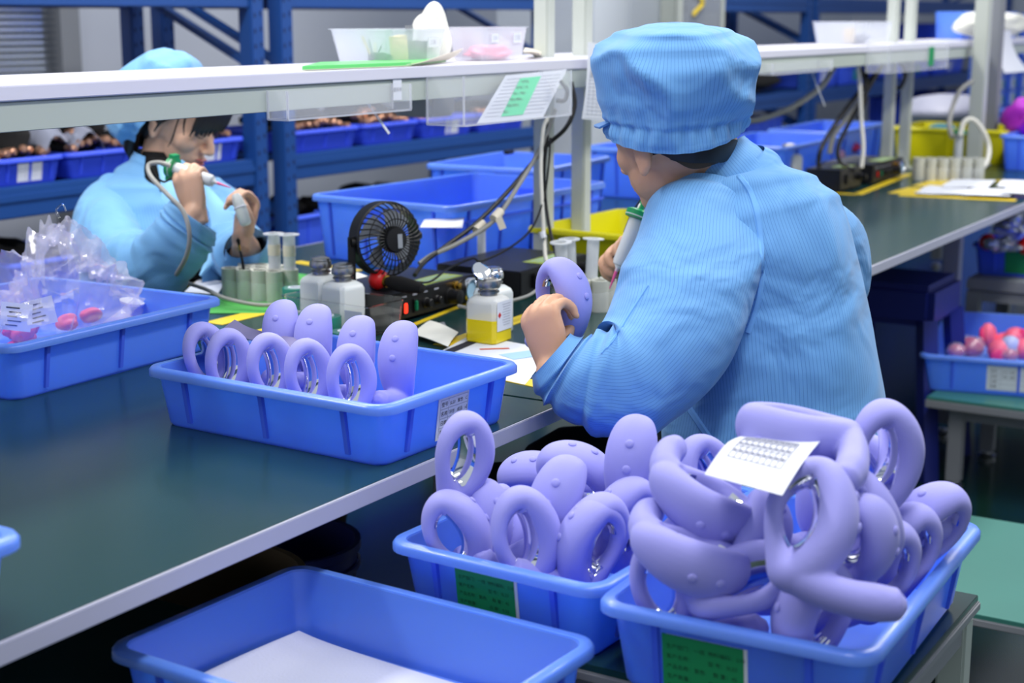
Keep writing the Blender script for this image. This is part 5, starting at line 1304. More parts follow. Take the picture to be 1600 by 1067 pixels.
barrel('filled dispensing syringe with green cap held by the man', b_, axn, 0.100, 0.0125, None, 0.8, False, cap=True)
cable('pale air hose leaving the green syringe cap of the man', [(996, 331, 2.60), (1003, 318, 2.60), (1018, 311, 2.61), (1040, 312, 2.64), (1062, 322, 2.70), (1090, 350, 2.75)], 0.0036, 'white_cable')
cable('thin black wire behind the syringe of the man', [(975, 362, 2.64), (984, 340, 2.66), (998, 316, 2.66), (1014, 300, 2.66), (1036, 300, 2.66), (1060, 318, 2.7)], 0.0014, 'black_plastic')
t = thing('stool', 'round black stool under the seated man', 'stool', (hipc[0], hipc[1]+0.02, 0))
MB().lathe([(0.16, 0.34), (0.175, 0.35), (0.175, 0.375), (0.16, 0.385), (0.0001, 0.385)], (hipc[0], hipc[1]+0.02, 0), 40).build('seat', 'black_cloth', t)
for k in range(4):
    a = PI/4+PI/2*k; MB().cyl((hipc[0]+0.11*math.cos(a), hipc[1]+0.02+0.11*math.sin(a), 0.37), (hipc[0]+0.18*math.cos(a), hipc[1]+0.02+0.18*math.sin(a), 0), 0.012, 14).build('leg', 'steel', t)
# ---------------------------------------------------------------- the woman
mb = MB()
wc = PD(275, 185, 3.36)
fw_ = frame(RT*0.90-FH*0.36-V((0, 0, 0.42)))
head(mb, wc, fw_, 0.98, 0.94)
limb(mb, [PD(250, 300, 3.40), PD(252, 260, 3.39), PD(262, 215, 3.37)], [0.060, 0.048, 0.048])
limb(mb, [PD(250, 520, 3.38), PD(245, 420, 3.40), PD(243, 340, 3.41), PD(246, 290, 3.41)], [0.125, 0.11, 0.11, 0.075], 26)
wr = PD(306, 332, 3.03); wl_ = PD(379, 372, 3.13)
limb(mb, [PD(178, 318, 3.36), PD(192, 390, 3.22), PD(238, 415, 3.06)], [0.045, 0.040, 0.036]); limb(mb, [PD(238, 415, 3.06), PD(276, 375, 3.03), wr], [0.036, 0.032, 0.023])
limb(mb, [PD(325, 318, 3.44), PD(350, 380, 3.36), PD(382, 404, 3.22)], [0.045, 0.040, 0.036]); limb(mb, [PD(382, 404, 3.22), PD(385, 392, 3.16), wl_], [0.036, 0.030, 0.023])
hand(mb, wr, UP*0.93-RT*0.24, -RT*0.42-FH*0.88+UP*0.2, 1, ((40, 78, 35), (45, 78, 35), (50, 75, 35), (52, 72, 35)), [(0.012, 0.020, -0.006), (0.036, 0.036, -0.028), (0.060, 0.028, -0.048), (0.078, 0.014, -0.056)], 0.86)
hand(mb, wl_, UP*0.86+RT*0.10+FH*0.25, RT*0.62+FH*0.78, 1, ((62, 62, 30), (64, 62, 30), (66, 62, 30), (68, 60, 30)), [(0.010, 0.022, -0.004), (0.030, 0.040, -0.020), (0.055, 0.040, -0.036), (0.076, 0.030, -0.044)], 0.86)
wh = PD(250, 520, 3.38); wkn = []
for sx in (-0.09, 0.09):
    h0 = V((wh[0]+sx, wh[1], 0.50)); k0 = V((wh[0]+sx, wh[1]-0.40, 0.50)); f0 = V((k0[0], k0[1]+0.06, 0.09)); wkn.append((h0, k0, f0))
    limb(mb, [h0, (h0+k0)/2, k0, (k0+f0)/2, f0], [0.080, 0.070, 0.052, 0.046, 0.034]); limb(mb, [f0+V((0, 0.03, -0.05)), f0+V((0, -0.08, -0.06)), f0+V((0, -0.15, -0.066))], [0.034, 0.032, 0.022])
w_me = remeshed(mb, 'person', 0.0036, 2)
woman = link('person', w_me, 'skin_pale'); tag(woman, 'seated woman in pale blue coat and cap behind the bench, working with a syringe', 'person')
for (h0, k0, f0) in wkn:
    Pp, Rr = spline(V([h0+V((0, 0.04, 0)), (h0+k0)/2, k0, (k0+f0)/2, f0]), 6, [0.10, 0.088, 0.068, 0.06, 0.054]); MB().rings(tube_rings(Pp, Rr, Rr, 28)).build('trouser_leg', 'black_cloth', woman)
    Pp, Rr = spline(V([f0+V((0, 0.045, -0.050)), f0+V((0, 0.0, -0.042)), f0+V((0, -0.09, -0.054)), f0+V((0, -0.17, -0.062))]), 5, [0.034, 0.046, 0.042, 0.022]); MB().rings(tube_rings(Pp, Rr, Rr*0.78, 24)).build('shoe', 'black_plastic', woman)
cw = 'cloth_blue_w'
garment('undershirt', 'black_cloth', woman, [(262, 440, 3.33), (262, 380, 3.335), (262, 330, 3.345), (258, 290, 3.36), (253, 258, 3.375), (254, 240, 3.375)], [66, 68, 62, 44, 34, 32], [0.096, 0.096, 0.094, 0.070, 0.052, 0.048], amp=0.003, seed=40)
def open_coat(name, m, parent, pts, ra, rb, gap, amp, freq, seed, n=96):
    C_ = V([PD(*p) for p in pts]); RA = V([r*p[2]/F for r, p in zip(ra, pts)])
    Pp, A_ = spline(C_, 8, RA); _, B_ = spline(C_, 8, V(rb)); _, g0 = spline(C_, 8, V([g[0] for g in gap])); _, g1 = spline(C_, 8, V([g[1] for g in gap]))
    T = np.gradient(Pp, axis=0); T /= np.linalg.norm(T, axis=1, keepdims=True); nz = noise3(seed, freq, 16); R = []
    for i in range(len(Pp)):
        x = RT-T[i]*(RT @ T[i]); x /= np.linalg.norm(x); y = np.cross(T[i], x); y = y if y @ FH > 0 else -y
        th = np.linspace(g1[i], 2*PI+g0[i], n)           # angle 0 = screen right, -pi/2 = towards the camera
        q = Pp[i]+np.cos(th)[:, None]*x*A_[i]+np.sin(th)[:, None]*y*B_[i]
        d = q-Pp[i]; d /= np.linalg.norm(d, axis=1, keepdims=True)
        edge = np.exp(-np.minimum(np.arange(n), n-1-np.arange(n))/5.0)
        R.append(q+d*(amp*(1-2*np.abs(np.tanh(nz(q))))+0.010*edge)[:, None])
    R = np.array(R)
    return MB().sheet(R, uv=(0.9, 0.6)).build(name, m, parent, ang=75), R
open_coat('coat_body', cw, woman, [(248, 455, 3.37), (246, 400, 3.375), (243, 350, 3.385), (242, 310, 3.39), (245, 278, 3.39), (248, 255, 3.385), (250, 240, 3.38)], [118, 116, 112, 100, 66, 44, 40], [0.150, 0.150, 0.148, 0.130, 0.092, 0.070, 0.064],
          [(-1.10, -0.85), (-1.10, -0.80), (-1.15, -0.72), (-1.30, -0.60), (-1.60, -0.40), (-1.75, -0.20), (-1.80, -0.15)], 0.006, 16, 44)
garment('sleeve', cw, woman, [(182, 296, 3.38), (166, 330, 3.33), (176, 385, 3.22), (222, 416, 3.08), (262, 388, 3.02), (290, 352, 3.01), (300, 338, 3.01)], [38, 50, 54, 54, 52, 46, 40], [0.055, 0.068, 0.07, 0.066, 0.062, 0.056, 0.05], amp=0.010, freq=12, seed=51, sub=10,
        folds=((0.5, 0.10, 0.008, 8.0, 0.6), (0.8, 0.06, 0.005, 12.0, 1.6)))
garment('sleeve', cw, woman, [(312, 296, 3.43), (334, 330, 3.42), (350, 376, 3.36), (376, 402, 3.24), (388, 398, 3.17), (384, 384, 3.15)], [36, 46, 48, 46, 40, 34], [0.055, 0.066, 0.066, 0.060, 0.050, 0.042], amp=0.009, freq=12, seed=57, sub=10, folds=((0.5, 0.12, 0.007, 8.0, 0.9),))
# lapels
for name, e in (('lapel', [(252, 252, 3.305), (274, 290, 3.255), (292, 340, 3.235), (306, 398, 3.215), (306, 420, 3.21)]), ('lapel', [(278, 250, 3.33), (312, 300, 3.29), (330, 348, 3.26), (322, 400, 3.225), (312, 430, 3.21)])):
    Q, _ = spline(V([PD(*p) for p in e]), 6); G = np.zeros((len(Q), 5, 3)); wv = V((0.010, 0.030, 0.050, 0.030, 0.006)); ww, _ = spline(np.stack([wv, wv*0, wv*0], 1), 6)
    sgn = -1 if e[0][0] == 252 else 1
    for i in range(len(Q)):
        for j in range(5): G[i, j] = Q[i]+RT*sgn*ww[i, 0]*j/4-FH*0.006*math.sin(PI*j/4)
    MB().sheet(G, 0.002, ).build(name, 'cloth_plain' if 'cloth_plain' in M else mat('cloth_plain', rgb(142, 198, 238), 0.8), woman)
axw = RT*-0.62+V((0, 0, 1))*0.74-FH*-0.25
cwn = PD(247, 160, 3.37)
bouffant('cap', cw, woman, cwn, axw, RT*0.74+V((0, 0, 0.62)), [(-0.048, 0.094, 0.096), (-0.036, 0.098, 0.099), (-0.020, 0.112, 0.108), (0.010, 0.120, 0.115), (0.042, 0.113, 0.110), (0.070, 0.090, 0.090), (0.088, 0.054, 0.055), (0.095, 0.004, 0.004)], 15, 20, 0.0035, 0.008, freq=24)
hair = hair_shell('hair', woman, wc, fw_, (0.102, 0.079, 0.104), (-PI, PI), lambda ph: ((0.30 if abs(ph) < 0.9 else (0.30-1.15*min(1, (abs(ph)-0.9)/0.9))), 1.0), off=(-0.010, 0, 0.024), n=90, k=22)
f_, r_, u_ = fw_
def HP(a, b, c): return wc+f_*a+r_*b+u_*c
for k in range(26):                                   # the fringe, lock by lock
    b = -0.062+0.124*k/25; a0_ = 0.070-0.30*b*b*8; top = 0.098*math.sqrt(max(0.05, 1-(b/0.085)**2))
    q = [HP(a0_-0.002, b*0.9, 0.088), HP(a0_+0.024, b, 0.060), HP(a0_+0.026, b*1.03, 0.028), HP(a0_+0.020+0.002*(k % 3), b*1.05, 0.006-0.006*((k*7) % 4)/3)]
    MB().tube(q, [0.0048, 0.0056, 0.0048, 0.0014], 8, 4).build('fringe_lock', 'hair', hair)
for q, r0 in (([HP(0.050, 0.070, 0.06), HP(0.052, 0.078, 0.02), HP(0.050, 0.074, -0.02), HP(0.040, 0.064, -0.045)], 0.0018), ([HP(0.058, 0.066, 0.06), HP(0.064, 0.070, 0.02), HP(0.066, 0.060, -0.005)], 0.0022), ([HP(0.02, 0.078, 0.05), HP(0.018, 0.086, 0.01), HP(0.010, 0.086, -0.02)], 0.004),
              ([HP(-0.03, 0.06, -0.01), HP(-0.052, 0.056, -0.05), HP(-0.058, 0.046, -0.09), HP(-0.05, 0.036, -0.12)], 0.016), ([HP(-0.05, 0.03, -0.01), HP(-0.072, 0.028, -0.05), HP(-0.075, 0.02, -0.09), HP(-0.06, 0.01, -0.12)], 0.018), ([HP(-0.05, -0.03, -0.01), HP(-0.072, -0.02, -0.05), HP(-0.070, -0.02, -0.10)], 0.018)):
    MB().tube(q, [r0]*(len(q)-1)+[r0*0.4], 10, 5).build('hair_strand', 'hair', hair)
for q in (-1, 1):
    MB().tube([HP(0.086, q*0.016, 0.000), HP(0.091, q*0.027, -0.004), HP(0.089, q*0.038, -0.001), HP(0.082, q*0.046, 0.004)], [0.0004, 0.0009, 0.0010, 0.0004], 6, 5).build('eyelashes', 'hair', woman)
    MB().tube([HP(0.090, q*0.014, 0.022), HP(0.090, q*0.030, 0.027), HP(0.080, q*0.047, 0.024)], [0.002, 0.0028, 0.001], 6, 5).build('eyebrow', 'hair', woman)
lp = MB(); ell(lp, wc, fw_, V((0.0885, 0, -0.0565)), (0.0115, 0.0185, 0.0042)); ell(lp, wc, fw_, V((0.0865, 0, -0.0660)), (0.0115, 0.0165, 0.0046)); lp.build('lips', 'lip', woman)
# her syringe with its green cap, and the white part in her other hand
c0_ = PD(272, 262, 3.055); t0_ = PD(340, 286, 3.02); axw = (c0_-t0_)/np.linalg.norm(c0_-t0_)
t = barrel('filled dispensing syringe with green cap held by the woman', t0_, axw, float(np.linalg.norm(c0_-t0_))+0.002, 0.0125, None, 0.85, False, cap=True)
Rg = np.stack([np.cross(axw, V((0, 0, 1)))/np.linalg.norm(np.cross(axw, V((0, 0, 1)))), np.cross(axw, np.cross(axw, V((0, 0, 1))))/np.linalg.norm(np.cross(axw, V((0, 0, 1)))), axw], 1)
MB().box(c0_+axw*0.004, (0.022, 0.052, 0.011), R=Rg).build('cap_wings', 'cap_green', t)
t = thing('white_part', 'small white plastic part held upright by the woman', 'part', PD(373, 345, 3.075))
pa, pb = PD(385, 352, 3.075), PD(368, 303, 3.075); pax = (pb-pa)/np.linalg.norm(pb-pa)
MB().lathe([(0.008, 0), (0.0115, 0.004), (0.0125, 0.03), (0.0115, 0.05), (0.0095, 0.060), (0.0075, 0.066), (0.0001, 0.067)], pa, 20, pax).build('body', 'milky', t)
MB().lathe([(0.0127, 0.036), (0.0135, 0.038), (0.0127, 0.040)], pa, 20, pax, False, False).build('ridge', 'paper', t)
cable('grey air hose from the syringe cap of the woman, looping down to the bench', [(266, 259, 3.0), (248, 254, 3.0), (232, 258, 3.0), (236, 276, 2.98), (262, 304, 2.93), (286, 330, 2.91), (296, 365, 2.90), (292, 398, 2.92), (278, 425, 2.98), (268, 438, 3.05)], 0.0045, 'grey_cable')
cable('black wire beside the air hose of the woman', [(268, 278, 3.02), (256, 284, 3.02), (244, 276, 3.01), (236, 262, 3.0)], 0.0022, 'black_plastic')
cable('clear cable lying on the bench round the left tube bundle', [(268, 438, 3.05), (290, 442, 3.08), (322, 452, 3.05), (352, 466, 2.97), (400, 476, 2.94), (440, 476, 2.93)], 0.004, 'grey_cable')
t = thing('stool', 'black stool under the seated woman behind the bench', 'stool', (wh[0], wh[1], 0))
MB().lathe([(0.15, 0.35), (0.165, 0.36), (0.165, 0.385), (0.15, 0.395), (0.0001, 0.395)], (wh[0], wh[1], 0), 36).build('seat', 'black_cloth', t)
for k in range(4):
    a = PI/4+PI/2*k; MB().cyl((wh[0]+0.10*math.cos(a), wh[1]+0.10*math.sin(a), 0.37), (wh[0]+0.17*math.cos(a), wh[1]+0.17*math.sin(a), 0), 0.012, 14).build('leg', 'steel', t)
# ================================================================ crates and wands on the left racks
def wand(x, y, z, ang, tip, label, group):
    o = copy_tree(WAND) if WANDS[0] else WAND
    WANDS[0] += 1; o.location = (x, y, z); o.rotation_euler = (tip, 0, ang); tag(o, label, 'wand', group); return o
WANDS = [0]; NTH = ('first', 'second', 'third', 'fourth', 'fifth', 'sixth', 'seventh', 'eighth', 'ninth', 'tenth', 'eleventh', 'twelfth')
WAND = thing('copper_wand', '', 'wand')
MB().lathe([(0.0001, -0.012), (0.008, -0.0115), (0.0118, -0.007), (0.0122, 0.0), (0.0122, 0.022)], (0, 0, 0), 18, (0, 1, 0)).build('copper_tip', 'copper', WAND, local=True)
MB().lathe([(0.0115, 0.022), (0.0125, 0.03), (0.013, 0.10), (0.012, 0.15), (0.0001, 0.156)], (0, 0, 0), 14, (0, 1, 0)).build('handle', 'black_cloth', WAND, local=True)
ZR = 0.857
def rack_crate(px0, px1, label, n, seed, card=None, film=False, tall=0.0, yf=3.275):
    x0, x1 = PY(px0, 250, yf)[0], PY(px1, 250, yf)[0]; w = x1-x0-0.008; x = (x0+x1)/2
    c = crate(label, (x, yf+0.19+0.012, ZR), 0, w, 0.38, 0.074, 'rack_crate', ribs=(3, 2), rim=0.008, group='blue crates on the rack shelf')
    if card is not None: crate_card(c, '-y', card, 0.036, 0.085, 0.056, 'white', txt=False)
    rs = np.random.RandomState(seed)
    bulk = lump('cloth_bundle', 'black cloth bundle in the '+label, 'bundle', (x, yf+0.185, ZR+0.018+(0.045+tall*1.1)*1.12), (w*0.36, 0.13, 0.045+tall*1.1), 'black_cloth', seed, 0.12, 1.6)
    per = max(4, int(w/0.034))
    for k in range(n):
        r_, q_ = divmod(k, per)
        xx = x-w/2+0.032+(w-0.064)*(q_+0.5*(r_ % 2))/max(1, per-0.5)+rs.uniform(-0.006, 0.006)
        wand(xx, yf+0.045+0.045*r_+rs.uniform(-0.012, 0.012), ZR+0.076+0.024*r_+tall*0.55*math.sin(PI*(q_+0.5)/per)+rs.uniform(-0.005, 0.008), rs.uniform(-0.35, 0.35), rs.uniform(-0.15, 0.10), '%s copper tipped wand, %s row, %s' % (NTH[q_], ('front', 'second', 'top')[min(2, r_)], label), 'copper tipped wands in rack crates')
    return c, x, w
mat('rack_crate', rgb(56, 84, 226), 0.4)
c, x, w = rack_crate(-4, 112, 'leftmost rack crate with a white card', 8, 1, 0.0, tall=0.03)
c, x2, w2 = rack_crate(113, 226, 'rack crate left of the woman', 9, 2, None, tall=0.05)
for i, (xx, dx) in enumerate(((x+0.13, 0.0), (x2-0.02, 0.05))):
    G = np.zeros((8, 8, 3)); nz = noise3(70+i, 14)
    for a in range(8):
        for b in range(8):
            u, v = a/7-0.5, b/7-0.5; G[a, b] = (xx+0.12*u+0.05*v, 3.36+0.12*v, ZR+0.155+0.06*v-0.25*u*u+0.006*nz((u*3, v*3, 0)))
    o = MB().sheet(G, 0.001).build('film_sheet', 'film_grey' if 'film_grey' in M else mat('film_grey', rgb(150, 156, 176), 0.3, alpha=0.75)); tag(o, ('crumpled grey film over the wands between the two leftmost rack crates', 'crumpled grey film over the wands beside the woman cap')[i], 'film')
rack_crate(228, 298, 'rack crate hidden behind the woman', 4, 3)
rack_crate(300, 393, 'rack crate right of the woman with a white card', 7, 4, -0.02, tall=0.05)
rack_crate(462, 572, 'rack crate behind the left acrylic tray', 12, 5, tall=0.03)
rack_crate(576, 664, 'rack crate under the name tag', 14, 6, tall=0.02)
rack_crate(668, 752, 'rack crate behind the deeper acrylic tray', 6, 7, 0.02)
rack_crate(756, 832, 'rightmost rack crate beside the pale post', 4, 8)
ZLW = 0.381
for i, (px0, px1, lb) in enumerate(((20, 150, 'dark blue crate on the lower rack shelf at the far left'), (160, 290, 'dark blue crate on the lower rack shelf behind the woman'), (455, 560, 'dark blue crate on the lower rack shelf behind the big tote'), (565, 680, 'second dark blue crate on the lower rack shelf behind the big tote'))):
    x0, x1 = PY(px0, 330, 3.29)[0], PY(px1, 330, 3.29)[0]
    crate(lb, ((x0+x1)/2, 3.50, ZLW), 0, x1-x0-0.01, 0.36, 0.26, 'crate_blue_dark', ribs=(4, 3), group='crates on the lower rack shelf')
    for k in range(3): lump('cloth_bundle', '%s dark cloth bundle in the %s' % (('left', 'middle', 'right')[k], ('far left lower rack crate', 'lower rack crate behind the woman', 'lower rack crate behind the big tote', 'second lower rack crate behind the big tote')[i]), 'bundle', (x0+(x1-x0)*(k+0.5)/3, 3.44+0.05*(k % 2), ZLW+0.26), ((x1-x0)*0.16, 0.09, 0.045), 'black_cloth', 30+i*3+k, 0.18, 2.2, 20, 12)['group'] = 'dark bundles in the lower crates'
# ================================================================ right-hand background, on the second and third bench
xl, xr = PY(1268, 40, 1.84)[0], PY(1396, 40, 1.69)[0]
tb3 = tub('white translucent tub on the right shelf, left of the two pale posts', ((xl+xr)/2, 1.765), 0.0, xr-xl, 0.15, 0.072, 'tub_frost', ZSH, name='storage_tub', taper=0.012)
bxr = (xl+xr)/2
small_box('card_box', 'kraft box in the left end of the right shelf tub', 'box', bxr-0.11, 1.74, ZSH+0.030, (0.04, 0.03, 0.048), 'kraft', 0.1)
lump('grey_parts', 'grey lumps in the middle of the right shelf tub', 'parts', (bxr-0.01, 1.75, ZSH+0.022), (0.07, 0.04, 0.018), 'edge_mid', 61, 0.2, 2.2)
q = PY(1207, 117, 1.562); q1 = PY(1300, 108, 1.562)
acrylic_box('flat clear acrylic tray under the right shelf beside the blue cap', q[0], q1[0], 1.562, 1.602, q[2], q[2]+0.03)
q = PY(1388, 114, 1.53); q1 = PY(1480, 104, 1.53)
tr_ = acrylic_box('clear acrylic tray with a green tag under the right shelf', q[0], q1[0], 1.53, 1.602, q[2], q[2]+0.085)
g0 = PY(1455, 88, 1.527); MB().box((g0[0], 1.526, g0[2]), (0.055, 0.002, 0.062)).build('green_tag', 'label_green', tr_, smooth=False)
q = PY(1280, 140, 1.66); a, b = PY(1268, 112, 1.66), PY(1289, 166, 1.62)
o = MB().bar(a, b, 0.014, 0.002, up=(0.3, -1, 0)).build('plastic_strip', 'frosted'); tag(o, 'thin clear plastic strip dangling under the right shelf', 'strip')
cable('grey air hose sagging from the right shelf to behind the blue cap', [(1303, 104, 4.75), (1288, 130, 4.7), (1262, 152, 4.65), (1228, 172, 4.6), (1190, 186, 4.55), (1160, 190, 4.5)], 0.009, 'grey_cable')
D5 = 5.0
cable('left black cable hanging under the right shelf', [(1334, 94, D5), (1346, 110, D5), (1352, 132, D5), (1352, 158, D5), (1340, 186, D5)], 0.007, 'black_plastic')
cable('right black cable hanging under the right shelf', [(1346, 92, D5), (1354, 112, D5), (1354, 136, D5), (1350, 160, D5)], 0.006, 'black_plastic')
cable('black cable falling to the far controller', [(1378, 104, D5), (1362, 130, D5), (1342, 165, D5), (1320, 205, D5), (1309, 232, D5), (1312, 252, D5), (1326, 262, D5), (1336, 266, D5)], 0.007, 'black_plastic')
cable('dark cable falling to the blurred black controller', [(1372, 112, D5+.05), (1336, 152, D5+.05), (1304, 196, D5+.05), (1284, 230, D5), (1279, 252, D5), (1281, 262, D5)], 0.008, 'black_plastic')
cable('grey hose falling beside the dark cables at the right', [(1380, 100, D5+.1), (1350, 146, D5+.1), (1322, 186, D5+.1), (1302, 212, D5+.1), (1296, 240, D5+.1)], 0.009, 'grey_cable')
cable('white cable falling straight beside the two pale posts', [(1340, 96, D5-.05), (1344, 140, D5-.05), (1346, 190, D5-.05), (1349, 230, D5-.05), (1346, 262, D5-.05)], 0.007, 'white_cable')
cable('dark cable loop hanging at the two pale posts', [(1388, 96, 5.6), (1392, 122, 5.6), (1402, 138, 5.6), (1411, 130, 5.6), (1414, 112, 5.6), (1404, 94, 5.6)], 0.007, 'black_plastic')
cable('grey air hose curving down at the right edge posts', [(1520, 126, 5.6), (1500, 142, 5.6), (1489, 166, 5.6), (1483, 194, 5.55), (1488, 214, 5.5)], 0.009, 'grey_cable')
cable('white air hose looping at the right edge posts', [(1500, 212, 5.5), (1507, 190, 5.5), (1522, 188, 5.5), (1538, 208, 5.5), (1545, 232, 5.5), (1540, 256, 5.45), (1520, 276, 5.4)], 0.009, 'white_cable')
q = PY(1360, 93, 1.66); o = MB().bbox((q[0], 1.66, q[2]), (0.16, 0.05, 0.025), 0.005).build('socket_strip', 'black_plastic'); tag(o, 'black socket strip fixed under the right shelf', 'socket')
def bench_crate(label, cor, sx, sy, w, l, h, rz=0.0, m='crate_blue', **k):
    c = crate_from_corner(P(*cor), w, l, 0.012, 0.010, rz, sx, sy)
    return crate(label, (c[0], c[1], ZB), rz, w, l, h, m, taper=0.012, rim=0.010, **k)
bench_crate('blurred blue crate on the second bench right of the blue collar', (1310, 270), 1, -1, 0.62, 0.36, 0.135, 0.02)
bench_crate('farther blurred blue crate on the second bench behind the black cables', (1374, 246), 1, -1, 0.64, 0.28, 0.14, 0.03)
bench_crate('blurred yellow crate on the far bench beside the two pale posts', (1398, 249), -1, 1, 0.40, 0.46, 0.13, -0.02, m='crate_yellow')
bench_crate('blurred blue crate of magenta parts at the right edge', (1568, 266), -1, 1, 0.36, 0.42, 0.13, -0.02)
c = P(1590, 262); lump('magenta_parts', 'magenta furry bundle bulging out of the blue crate at the right edge', 'bundle', (c[0]+0.20, c[1]-0.03, ZB+0.15), (0.13, 0.14, 0.10), 'magenta', 71, 0.14, 3.0)
bench_crate('blue crate behind the magenta parts at the right edge', (1560, 240), -1, 1, 0.36, 0.40, 0.18, 0.0)
q = P(1236, 290); solvent_bottle('blurred frosted bottle with a steel cap beside the far controller', q[0]+0.02, q[1]+0.02, 0.0, 0.075, 0.105)
a, b = P(1252, 300), P(1338, 296)
controller('blurred black controller on the second bench, its plain side nearest', a[0]+0.03, a[0]+0.23, b[1]+0.01, a[1]+0.0, 0.068, switches=False)
a, b = P(1345, 287), P(1398, 276)
controller('second blurred black controller near the two pale posts', a[0]-0.02, b[0]+0.02, b[1]-0.02, b[1]+0.16, 0.062, lit=False)
q = P(1282, 262); o = lump('film_bag', 'blurred clear bag of pale pink parts behind the far controller', 'bag', (q[0], q[1], ZB+0.045), (0.11, 0.09, 0.05), 'pink_film' if 'pink_film' in M else mat('pink_film', rgb(236, 176, 200), 0.25, alpha=0.8), 81, 0.18, 2.2, flat=True)
q = P(1307, 258); lump('pink_part', 'bright pink part lying by the pale pink bag on the second bench', 'part', (q[0]+0.06, q[1]-0.02, ZB+0.068), (0.055, 0.05, 0.024), 'hot_pink', 82, 0.12, 1.6)
c = P(1430, 281); spC = [(c[0]+0.035*k*0.55+0.03*j, c[1]-0.012-0.036*k+0.014*j) for j in range(2) for k in range(6)]
tube_bundle('blurred bundle of pale cardboard tubes on the far bench, before the yellow crate', spC, 0.018, 0.075, base=c)
b_ = P(1496, 272); barrel('blurred syringe barrel with green cap standing in the far tube bundle', (b_[0]+0.03, b_[1]+0.01, ZB+0.01), (0, 0, 1), 0.135, 0.015, None, 0.6, False, cap=True)
q = P(1472, 232); o = lump('blue_cap', 'pale blue cloth cap lying behind the far yellow crate', 'cap', tuple(PD(1474, 207, 6.12)), (0.07, 0.06, 0.04), 'blue_cap', 83, 0.12, 1.4)
q = P(1465, 225); o = lump('white_bag', 'pale white bag slumped behind the far yellow crate', 'bag', (q[0]+0.25, q[1]+0.02, ZB+0.13), (0.22, 0.20, 0.085), 'edge_grey', 84, 0.10, 1.3)
for k, (c4, lb) in enumerate((([(1428, 304), (1452, 292), (1516, 296), (1500, 307)], 'white sheet at the near left of the far papers'), ([(1470, 296), (1488, 284), (1556, 286), (1542, 298)], 'white sheet at the back left of the far papers'),
        ([(1500, 309), (1520, 299), (1586, 302), (1578, 312)], 'white sheet at the near middle of the far papers'), ([(1556, 298), (1566, 288), (1618, 290), (1612, 302)], 'white sheet at the back right of the far papers'), ([(1560, 310), (1572, 303), (1625, 305), (1620, 314)], 'white sheet at the near right of the far papers'))):
    o, G = paper('paper_sheet', lb, 'paper', [P(*c_) for c_ in c4], 'paper', 0.001, z=ZB+0.004+0.003*k, wave=0.004, seed=90+k); o['group'] = 'papers on the far bench'
# white bag and bin on the shelf at the right edge, hanging sheet
q = PY(1545, 52, 1.70); q2 = PY(1600, 52, 1.70)
tub('blue bin on the right shelf, behind the white bag', ((q[0]+q2[0])/2+0.05, 1.84), 0.0, q2[0]-q[0]+0.3, 0.12, 0.11, 'crate_blue', ZSH, cat='bin', name='shelf_bin')
lump('plastic_bag', 'white plastic bag heaped on the right shelf behind the near post', 'bag', (PY(1552, 40, 1.69)[0], 1.69, ZSH+0.056), (0.52, 0.07, 0.056), 'bag_white', 91, 0.12, 1.6)
G = np.zeros((10, 5, 3))
for i in range(10):
    for j in range(5):
        u, v = i/9, j/4; p = PY(1556+24*v-6*u+14*u*u*v, 48+66*u-3*v*u, 1.585); G[i, j] = p+V((0, -0.05*u*u, 0))
o = MB().sheet(G, 0.001).build('hanging_sheet', 'paper'); tag(o, 'white paper sheet hanging curled from the right shelf edge', 'paper')
# stacks of labelled blue boxes on the far racks
def box_stack(px0, px1, py0, py1, Y, rows, label, card, dark=False):
    x0, x1 = PY(px0, py1, Y)[0], PY(px1, py1, Y)[0]; z0 = PY((px0+px1)/2, py1, Y)[2]; z1 = PY((px0+px1)/2, py0, Y)[2]; hh = (z1-z0)/rows
    for k in range(rows):
        c = crate('%s blue box of the stack %s' % (('lowest', 'second', 'third', 'fourth', 'fifth', 'sixth')[k], label), ((x0+x1)/2, Y+0.18, z0+k*hh+0.001), 0, x1-x0-0.02, 0.34, hh*0.97, 'crate_blue_dark' if dark else 'crate_blue', ribs=(3, 2), rim=0.008, group='stacked blue boxes on far racks')
        if card: crate_card(c, '-y', 0.0, hh*0.5, min(0.1, (x1-x0)*0.3), hh*0.6, card, txt=False)
zc_ = 0.886
def rk(px, Y=3.3): return PY(px, 120, Y)[0]
for px0, px1, n, lb, cd, yy in ((1272, 1318, 2, 'right of the blue rack upright', 'white', 0), (1322, 1368, 2, 'behind the black hanging cables', 'green', 0), (1418, 1462, 2, 'between the two pairs of pale posts', 'green', 0), (1466, 1512, 3, 'left of the near right post', 'white', 0)):
    x0, x1 = rk(px0), rk(px1)
    for k in range(n):
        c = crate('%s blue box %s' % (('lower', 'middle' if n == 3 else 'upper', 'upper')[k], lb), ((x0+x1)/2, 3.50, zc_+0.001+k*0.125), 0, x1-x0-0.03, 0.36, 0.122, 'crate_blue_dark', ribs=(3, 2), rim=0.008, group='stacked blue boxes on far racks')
        crate_card(c, '-y', 0.0, 0.06, 0.10, 0.07, cd, txt=False)
for px0, px1, lb in ((1440, 1520, 'big dark blue box on the lower far rack shelf'), (1180, 1240, 'dark box on the lower far rack shelf beside the cap')):
    x0, x1 = rk(px0), rk(px1); crate(lb, ((x0+x1)/2, 3.52, 0.381), 0, x1-x0-0.03, 0.38, 0.36, 'crate_blue_dark', ribs=(4, 3))
lump('cloth_bundle', 'dark bundle on the far rack shelf right of the blue cap', 'bundle', (rk(1215), 3.5, zc_+0.06), (0.40, 0.14, 0.062), 'black_cloth', 95, 0.15, 1.5)
